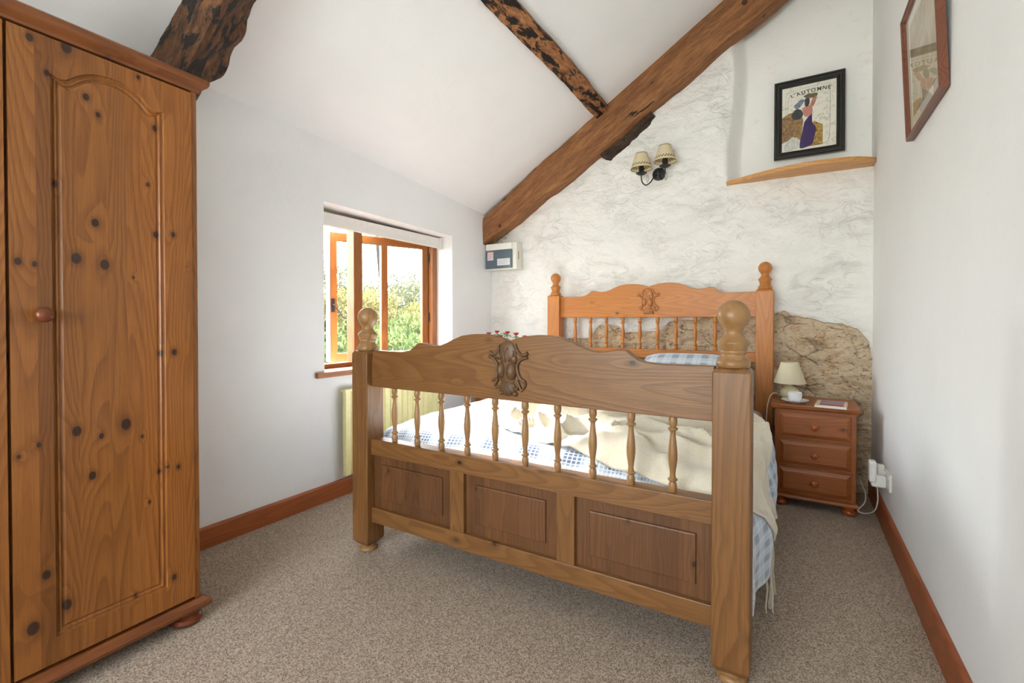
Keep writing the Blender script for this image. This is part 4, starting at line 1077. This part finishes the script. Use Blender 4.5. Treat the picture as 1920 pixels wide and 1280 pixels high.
# ------------------------------------------------------------------ curved shelf and pictures
pts = [(-.425, 3.712), (.418, 3.712)]
frt = [(.418, 3.60), (.33, 3.53), (.22, 3.492), (.10, 3.482), (-.03, 3.500), (-.15, 3.540), (-.27, 3.598), (-.36, 3.650), (-.425, 3.690)]
frt = [(v.x, v.y) for v in curve_pts([(a, b, 0) for a, b in frt], 4)]
mb = MB(); mb.prism(pts + frt, 2.062, 2.090, lambda u, v, d: (u, v, d))
tag(mb.build('corner_shelf', shelf_w, bevel=.003), 'bow-fronted pine shelf at the foot of the white niche', 'shelf')

def letters(txt, place, size, mat, parent, name='lettering'):
    mb = MB()
    for k, ch in enumerate(txt):
        if ch == ' ': continue
        cu = bpy.data.curves.new('t', 'FONT'); cu.body = ch; cu.size = size; cu.extrude = .0; cu.offset = .0006; cu.align_x = 'CENTER'
        ob = bpy.data.objects.new('t', cu); COL.objects.link(ob)
        dg = bpy.context.evaluated_depsgraph_get(); me = bpy.data.meshes.new_from_object(ob.evaluated_get(dg))
        mb.add([place(k, v.co.x, v.co.y) for v in me.vertices], [tuple(p.vertices) for p in me.polygons])
        bpy.data.objects.remove(ob); bpy.data.curves.remove(cu); bpy.data.meshes.remove(me)
    return mb.build(name, mat, parent, local=True)
def frame_ring(mb, w, h, fw, d, mp, prof):
    """mitred frame; prof list of (inset 0..fw, depth)"""
    n = len(prof); vs = []
    for (sx, sy) in ((-1, -1), (1, -1), (1, 1), (-1, 1)):
        for i_, dd in prof: vs.append(mp(sx * (w / 2 - i_), sy * (h / 2 - i_), dd))
    fs = [(c * n + k, ((c + 1) % 4) * n + k, ((c + 1) % 4) * n + (k + 1) % n, c * n + (k + 1) % n) for c in range(4) for k in range(n)]
    mb.add(vs, fs)
# picture in the niche: 'L'AUTOMNE', leaning on the niche back (front face towards -Y)
pw, ph = .405, .535
pic = thing('framed_print', "black framed L'Automne print of a lady in a purple dress", 'picture', (.072, 3.775, 2.208), 0)
pic.rotation_euler = (math.radians(-1.5), 0, 0)
def mpP(u, v, d): return (u, -d, v + ph / 2)
mb = MB(); frame_ring(mb, pw, ph, .045, .03, mpP, [(0, 0), (0, .018), (.006, .024), (.014, .024), (.017, .019), (.030, .017), (.034, .020), (.040, .016), (.047, .010), (.047, 0)])
mb.build('picture_frame', plain('black_lacquer', (34, 32, 30), .35, .5), pic, local=True, smooth=25)
art = MB(); art.add([mpP(*p, .006) for p in ((-pw / 2 + .04, -ph / 2 + .04), (pw / 2 - .04, -ph / 2 + .04), (pw / 2 - .04, ph / 2 - .04), (-pw / 2 + .04, ph / 2 - .04))], [(0, 1, 2, 3)])
artm = NT('cream_paper_print'); _c = artm.coord(); _n = artm.noise(_c, 30, 5, .7, .8)
artm.base(artm.mix(artm.rng(_n, .5, .68), s2l((236, 232, 218)), s2l((200, 192, 166))), .4, .4)
artp = art.build('print_sheet', artm.m, pic, local=True)
IW, IH = pw - .094, ph - .094
def I(x, y, d=.0068):  # x,y in 0..1 of the sheet, origin top left
    return mpP((x - .5) * IW, (.5 - y) * IH, d)
def shape(pts, mat, nm, d=.0068, smoothn=4):
    mb = MB(); c = curve_pts([(x, y, 0) for x, y in pts + [pts[0]]], smoothn)[:-1] if smoothn else [Vector((x, y, 0)) for x, y in pts]
    mb.add([I(p.x, p.y, d) for p in c], [tuple(range(len(c)))]); return mb.build(nm, mat, artp, local=True)
def blotch(name, a, b, sc2=70):
    m = NT(name); c = m.coord(); m.base(m.mix(m.rng(m.noise(c, sc2, 4, .7, .5), .4, .6), s2l(a), s2l(b)), .5, .3); return m.m
shape([(0, .46), (.14, .40), (.36, .40), (.40, .55), (.36, .90), (.20, .80), (0, .86)], blotch('print_brown', (120, 84, 66), (168, 134, 70)), 'brown_field', .0066, 0)
shape([(.60, .58), (.76, .66), (.76, .96), (.50, .96), (.52, .70)], blotch('print_ochre', (132, 90, 60), (196, 164, 50)), 'ochre_field', .0066, 0)
shape([(.02, .90), (.20, .78), (.34, .84), (.34, .96), (.10, .985)], blotch('print_white', (226, 226, 218), (200, 200, 190)), 'white_rock', .0070, 2)
shape([(.42, .58), (.52, .48), (.56, .46), (.57, .60), (.64, .70), (.60, .84), (.56, .94), (.36, .975), (.34, .90), (.38, .74)], blotch('print_purple', (62, 20, 100), (44, 12, 80)), 'purple_dress', .0074)
shape([(.38, .36), (.50, .33), (.57, .38), (.56, .46), (.50, .50), (.42, .48)], blotch('print_skin', (206, 140, 124), (190, 124, 108)), 'figure_torso', .0076)
shape([(.52, .34), (.58, .22), (.64, .19), (.64, .26), (.58, .36)], blotch('print_skin_arm', (200, 140, 120), (176, 116, 98)), 'figure_arm', .0077)
shape([(.42, .24), (.48, .20), (.52, .25), (.50, .33), (.44, .34)], blotch('print_dark_hair', (44, 32, 52), (90, 70, 70)), 'figure_hair', .0078)
shape([(.40, .18), (.50, .15), (.66, .17), (.62, .22), (.48, .22)], blotch('print_wreath', (126, 108, 70), (90, 74, 50)), 'figure_wreath', .0079)
shape([(.18, .42), (.26, .36), (.36, .38), (.40, .46), (.32, .52), (.20, .50)], blotch('print_dark_foliage', (46, 48, 50), (70, 70, 66)), 'dark_foliage', .0078)
shape([(.22, .30), (.36, .22), (.42, .24), (.36, .32), (.28, .36)], blotch('print_blue_sprig', (150, 170, 184), (60, 70, 84), 140), 'blue_sprig', .0075)
inkm = plain('print_ink', (50, 46, 44), .5)
mb = MB()
def inkline(pts, r=.0009): mb.tube([I(p.x, p.y, .0072) for p in curve_pts([(a, b, 0) for a, b in pts], 6)], r, 4)
inkline([(.12, .92), (.11, .60), (.12, .20), (.20, .12), (.50, .085), (.80, .09), (.88, .14), (.89, .50), (.88, .80), (.84, .93), (.60, .95)])
inkline([(.08, .94), (.07, .50), (.08, .12), (.16, .07), (.50, .045), (.86, .05), (.93, .12)], .0006)
inkline([(.06, .97), (.14, .86), (.22, .84), (.30, .90), (.20, .97), (.08, .985)], .0008); inkline([(.62, .56), (.70, .50), (.78, .50), (.70, .56), (.80, .55)], .0008)
for k in range(7): inkline([(.86 + .01 * math.sin(k * 2), .16 + k * .1), (.82, .19 + k * .1), (.87, .22 + k * .1)], .0006)
mb.build('ink_outline', plain('print_sepia_ink', (120, 100, 74), .6), artp, local=True)
T_ = "L'AUTOMNE"; xs_ = [.20, .25, .315, .41, .495, .585, .69, .785, .865]
def place(k, x, y):
    cx = xs_[k]; cy = .155 - .055 * math.sin((cx - .1) * 2.0 + .35) ; an = (cx - .62) * -.9
    rx = x * math.cos(an) - y * math.sin(an); ry = x * math.sin(an) + y * math.cos(an); a = I(cx, cy + .035, .0082); return (a[0] + rx, a[1], a[2] + ry)
letters(T_, place, .034, inkm, artp)
MPG = mat_glass('picture_glass')
mb = MB(); mb.add([mpP(*p, .0100) for p in ((-pw / 2 + .045, -ph / 2 + .045), (pw / 2 - .045, -ph / 2 + .045), (pw / 2 - .045, ph / 2 - .045), (-pw / 2 + .045, ph / 2 - .045))], [(0, 1, 2, 3)])
mb.build('picture_glass', MPG, pic, local=True)

# picture on the right wall (front face towards -X), top leaning out
qw, qh = .535, .50
pr = thing('framed_picture', 'brown wooden framed picture with cream mount hanging on the right wall', 'picture', (.417, 2.27, 1.842), 0)
pr.rotation_euler = (0, math.radians(-2.6), 0)
def mpR(u, v, d): return (-d, u, v + qh / 2)
mb = MB(); frame_ring(mb, qw, qh, .03, .03, mpR, [(0, 0), (0, .022), (.004, .025), (.010, .025), (.013, .020), (.018, .018), (.022, .012), (.026, .012), (.026, 0)])
mb.build('picture_frame', wood('mahogany_frame', 1, dark=(74, 38, 26), mid=(104, 58, 40), light=(126, 76, 54), rough=.35, auto_knots=False), pr, local=True, smooth=25)
mb = MB(); panel(mb, rect(-qw / 2 + .02, qw / 2 - .02, -qh / 2 + .02, qh / 2 - .02), rect(-qw / 2 + .07, qw / 2 - .07, -qh / 2 + .07, qh / 2 - .07), [(.001, .002)], .004, lambda u, v, d: mpR(u, v, .010 - d))
mb.build('cream_mount', plain('cream_mountboard', (226, 222, 206), .7), pr, local=True)
mb = MB(); a_, b_ = qw / 2 - .073, qh / 2 - .073; mb.add([mpR(*p, .0085) for p in ((-a_, -b_), (a_, -b_), (a_, b_), (-a_, b_))], [(0, 1, 2, 3)])
mb.build('picture_image', blotch('faded_print', (196, 182, 150), (170, 150, 120), 9), pr, local=True)
mb = MB(); a_, b_ = qw / 2 - .024, qh / 2 - .024; mb.add([mpR(*p, .0125) for p in ((-a_, -b_), (a_, -b_), (a_, b_), (-a_, b_))], [(0, 1, 2, 3)])
mb.build('picture_glass', MPG, pr, local=True)

# ------------------------------------------------------------------ socket, adapter, cable
wp = plain('white_switch_plastic', (236, 234, 230), .3)
so = thing('wall_socket', 'white double wall socket low on the right wall beside the cabinet', 'socket', (.42, 3.04, .235))
mb = MB(); mb.box(.408, .42, 2.968, 3.114, .240, .326); mb.build('socket_plate', wp, so, bevel=.003)
for a in (2.985, 3.085): mb = MB(); mb.box(.404, .409, a, a + .012, .298, .316); mb.build('rocker_switch', wp, so, bevel=.002)
ad = thing('plug_adapter', 'chunky white plug-in adapter in the wall socket', 'adapter', (.39, 3.06, .23))
mb = MB(); mb.box(.345, .4075, 3.035, 3.085, .240, .300); mb.build('adapter_body', wp, ad, bevel=.008, seg=3)
mb = MB(); mb.box(.335, .368, 3.030, 3.088, .262, .372); mb.build('adapter_head', wp, ad, bevel=.010, seg=3)
mb = MB(); mb.tube(curve_pts([(.372, 3.055, .24), (.374, 3.05, .17), (.362, 3.06, .11), (.33, 3.10, .075), (.30, 3.14, .07), (.335, 3.20, .10), (.345, 3.27, .13), (.335, 3.38, .16), (.325, 3.50, .18)], 7), .0032, 6)
mb.build('adapter_cable', plain('cream_flex', (206, 200, 186), .4), ad, smooth=60)
pl = thing('mains_plug', 'white mains plug in the socket nearer the far wall', 'plug', (.39, 3.1, .25))
mb = MB(); mb.box(.375, .4075, 3.087, 3.125, .262, .345); mb.build('plug_body', plain('ivory_plug', (224, 220, 208), .35), pl, bevel=.007, seg=3)

# fringe / tail of the throw
random.seed(4); FR = MB()
for k in range(14):
    y = 2.00 + .017 * k; x = -.078 + random.uniform(-.004, .006); p = Vector((x, y, .178)); pts = [p]
    for j in range(8):
        p = p + Vector((random.uniform(-.003, .004), random.uniform(-.007, .004), -.0215)); pts.append(Vector((p.x, p.y, max(p.z, .005))))
    FR.tube(pts, [.0044, .0042, .004, .0038, .0038, .0034, .003, .003, .002], 6)
fr_o = FR.build('throw_fringe', WOOL, throw, smooth=60); fr_o['kind'] = 'stuff'

# ------------------------------------------------------------------ garden outside the window
grassm = NT('garden_grass'); _c = grassm.coord(); grassm.base(grassm.mix(grassm.noise(_c, 6, 4), s2l((34, 48, 20)), s2l((60, 72, 38))), .9, .2)
def bank(u, v):
    x = -2.82 - 13 * u; y = -8 + 22 * v
    z = -.25 + 1.5 * sm(.1, .9, u) + .12 * noise.noise(Vector((x * .7, y * .7, 0)))
    return Vector((x, y, z))
mb = MB(); mb.grid(bank, 40, 50); g = mb.build('garden_bank', grassm.m, smooth=180); g['kind'] = 'structure'; tag(g, 'sloping grassy garden bank outside the window', 'garden')
def leafmat(name, a, b):
    m = NT(name); oi = m.n('ShaderNodeAttribute', attribute_name='tone'); c = m.mix(oi.outputs['Fac'], s2l(a), s2l(b)); t = m.t
    t.nodes.remove(m.p); d = m.n('ShaderNodeBsdfDiffuse'); tl = m.n('ShaderNodeBsdfTranslucent'); m.l(c, d.inputs[0]); m.l(c, tl.inputs[0]); mx = m.n('ShaderNodeMixShader'); mx.inputs[0].default_value = .35
    m.l(d.outputs[0], mx.inputs[1]); m.l(tl.outputs[0], mx.inputs[2]); m.l(mx.outputs[0], m.out.inputs[0]); return m.m
LM = [leafmat('shrub_leaves_green', (50, 64, 38), (108, 118, 72)), leafmat('shrub_leaves_yellow', (84, 84, 48), (132, 120, 76)), leafmat('shrub_leaves_dull', (60, 66, 46), (106, 106, 80))]
bark = plain('bare_bark', (48, 42, 36), .9)
def shrub(x, y, z, r, h, n, mat, label, ls=.06):
    t = thing('garden_shrub', label, 'shrub', (x, y, z), 0, 'shrubs in the garden')
    vs, fs, tone = [], [], []
    for k in range(n):
        th = random.uniform(0, 2 * PI); ph_ = math.acos(random.uniform(-1, 1)); q = random.uniform(.35, 1) ** .5
        bump_ = 1 + .35 * noise.noise(Vector((math.cos(th) * 2 + x, math.sin(th) * 2 + y, ph_ * 2)))
        p = Vector((r * q * bump_ * math.sin(ph_) * math.cos(th), r * q * bump_ * math.sin(ph_) * math.sin(th), h * .52 + h * .5 * q * bump_ * math.cos(ph_)))
        p.z = max(p.z, .02)
        M = Euler((random.uniform(0, 6.3), random.uniform(0, 6.3), random.uniform(0, 6.3))).to_matrix(); s_ = ls * random.uniform(.6, 1.3); b = len(vs)
        for a, c in ((-1, 0), (0, -.32), (1, 0), (0, .32)): vs.append(tuple(p + M @ Vector((a * s_, c * s_, 0))))
        tn = random.random(); tone += [tn] * 4; fs.append((b, b + 1, b + 2, b + 3))
    me = bpy.data.meshes.new('foliage'); me.from_pydata(vs, [], fs); at = me.attributes.new('tone', 'FLOAT', 'POINT'); at.data.foreach_set('value', tone); me.materials.append(mat)
    o = bpy.data.objects.new('foliage', me); COL.objects.link(o); o.parent = t
    mb = MB()
    for k in range(5):
        a = random.uniform(0, 6.3); mb.tube([(0, 0, -.1), (.2 * r * math.cos(a), .2 * r * math.sin(a), h * .3), (.6 * r * math.cos(a), .6 * r * math.sin(a), h * .8)], [.03, .02, .006], 5)
    mb.build('stem', bark, t, local=True)
def bank_z(x, y): return bank((-2.82 - x) / 13, (y + 8) / 22).z
random.seed(12)
SH = [(-4.6, 4.2, .75, 1.25, 6500, 0, 'bright green laurel shrub close to the window, nearest the frame'), (-5.0, 5.4, .8, 1.35, 6500, 0, 'green leafy shrub seen low through the right panes'), (-5.6, 6.6, .9, 1.6, 6500, 1, 'yellow-green shrub beside the right window jamb'),
      (-6.6, 5.6, 1.0, 2.0, 6500, 1, 'pale yellow bush rising behind the leafy shrub'), (-7.4, 7.6, 1.2, 2.2, 6500, 2, 'dull green thicket at the back right of the garden'), (-6.4, 8.6, 1.1, 2.1, 2400, 1, 'tall yellowish bush at the far right of the garden'),
      (-5.4, 3.1, .8, 1.2, 2200, 0, 'green shrub seen past the open casement edge'), (-7.6, 4.6, 1.2, 2.1, 6500, 2, 'dull olive bush behind the open casement'), (-8.6, 6.2, 1.3, 2.5, 6500, 2, 'grey-green thicket furthest up the bank'), (-4.3, 5.0, .45, .8, 1500, 0, 'small low green shrub nearest the outside sill'),
      (-8.0, 9.6, 1.4, 2.6, 6500, 2, 'big olive thicket at the rear corner of the garden')]
for x, y, r, h, n, mi, lb in SH: shrub(x, y, bank_z(x, y), r, h * (.84 if x < -6 else 1.), n, LM[mi], lb, .042 if x > -6 else .055)
def bare_tree(x, y, hgt, label, seed):
    random.seed(seed); t = thing('bare_tree', label, 'tree', (x, y, bank_z(x, y) - .05), 0, 'bare trees behind the shrubs')
    trunk, tw = MB(), MB()
    def br(p, d, l, r, lv):
        pts = [p]; q = p
        for k in range(4):
            d = (d + Vector((random.uniform(-.18, .18), random.uniform(-.18, .18), random.uniform(-.05, .15)))).normalized(); q = q + d * l / 4; pts.append(q)
            if lv < 4 and (k > 0 or lv > 0):
                for _ in range(1 if lv < 3 else 2):
                    dd = (d + Vector((random.uniform(-1, 1), random.uniform(-1, 1), random.uniform(-.1, .7))) * .9).normalized(); br(q, dd, l * random.uniform(.45, .65), max(r * .5, .009), lv + 1)
        (trunk if lv == 0 else tw).tube(pts, [r, r * .88, r * .76, r * .64, r * .5], 5 if lv < 2 else 3)
    br(Vector((0, 0, 0)), Vector((0, 0, 1)), hgt * 1.15, .10, 0)
    trunk.build('trunk', bark, t, local=True); tw.build('branches', bark, t, local=True)
bare_tree(-9.5, 6.4, 4.4, 'bare tree seen through the open casement pane', 3); bare_tree(-10.5, 8.8, 5.0, 'tall bare tree seen through the wide right pane', 8); bare_tree(-9.0, 10.5, 4.4, 'bare spindly tree by the right window jamb', 15); bare_tree(-11, 5.0, 4.6, 'bare tree farthest left behind the casement', 21); bare_tree(-12, 11.5, 5.4, 'large bare tree at the back of the bank', 30)

# ------------------------------------------------------------------ light
w = bpy.data.worlds.new('overcast_sky'); SC.world = w; w.use_nodes = True; nt = w.node_tree
bg = nt.nodes['Background']; tcw = nt.nodes.new('ShaderNodeTexCoord'); sx = nt.nodes.new('ShaderNodeSeparateXYZ'); nt.links.new(tcw.outputs['Generated'], sx.inputs[0])
cr = nt.nodes.new('ShaderNodeValToRGB'); nt.links.new(sx.outputs[2], cr.inputs[0])
cr.color_ramp.elements[0].position = 0.; cr.color_ramp.elements[0].color = (.88, .96, .92, 1); cr.color_ramp.elements[1].position = .6; cr.color_ramp.elements[1].color = (.87, .96, 1.10, 1)
nt.links.new(cr.outputs[0], bg.inputs[0]); bg.inputs[1].default_value = 11.0
def portal(loc, rot, sx_, sy_):
    l = bpy.data.lights.new('daylight_portal', 'AREA'); l.shape = 'RECTANGLE'; l.size = sx_; l.size_y = sy_; l.cycles.is_portal = True
    o = bpy.data.objects.new('daylight_portal', l); COL.objects.link(o); o.location = loc; o.rotation_euler = rot
portal((XO - .02, 2.484, 1.29), (0, math.radians(-90), 0), 1.08, 1.30)
portal((-1.0, YN - .24, 1.325), (math.radians(90), 0, 0), 1.9, 1.55)
sun = bpy.data.lights.new('hazy_sun', 'SUN'); sun.energy = 34.; sun.angle = math.radians(12); sun.color = (1., .985, .95)
so_ = bpy.data.objects.new('hazy_sun', sun); COL.objects.link(so_)
so_.rotation_euler = Vector((-.80, .12, .50)).to_track_quat('Z', 'Y').to_euler()

SC.view_settings.view_transform = 'Standard'; SC.view_settings.look = 'None'; SC.view_settings.gamma = 1; SC.view_settings.use_curve_mapping = False
SC.view_settings.exposure = .58
SC.cycles.use_adaptive_sampling = True; SC.cycles.adaptive_threshold = .06; SC.cycles.adaptive_min_samples = 16; SC.cycles.max_bounces = 7; SC.cycles.diffuse_bounces = 5; SC.cycles.transparent_max_bounces = 12; SC.cycles.use_denoising = True; SC.cycles.sample_clamp_indirect = 6; SC.cycles.caustics_reflective = False; SC.cycles.caustics_refractive = False
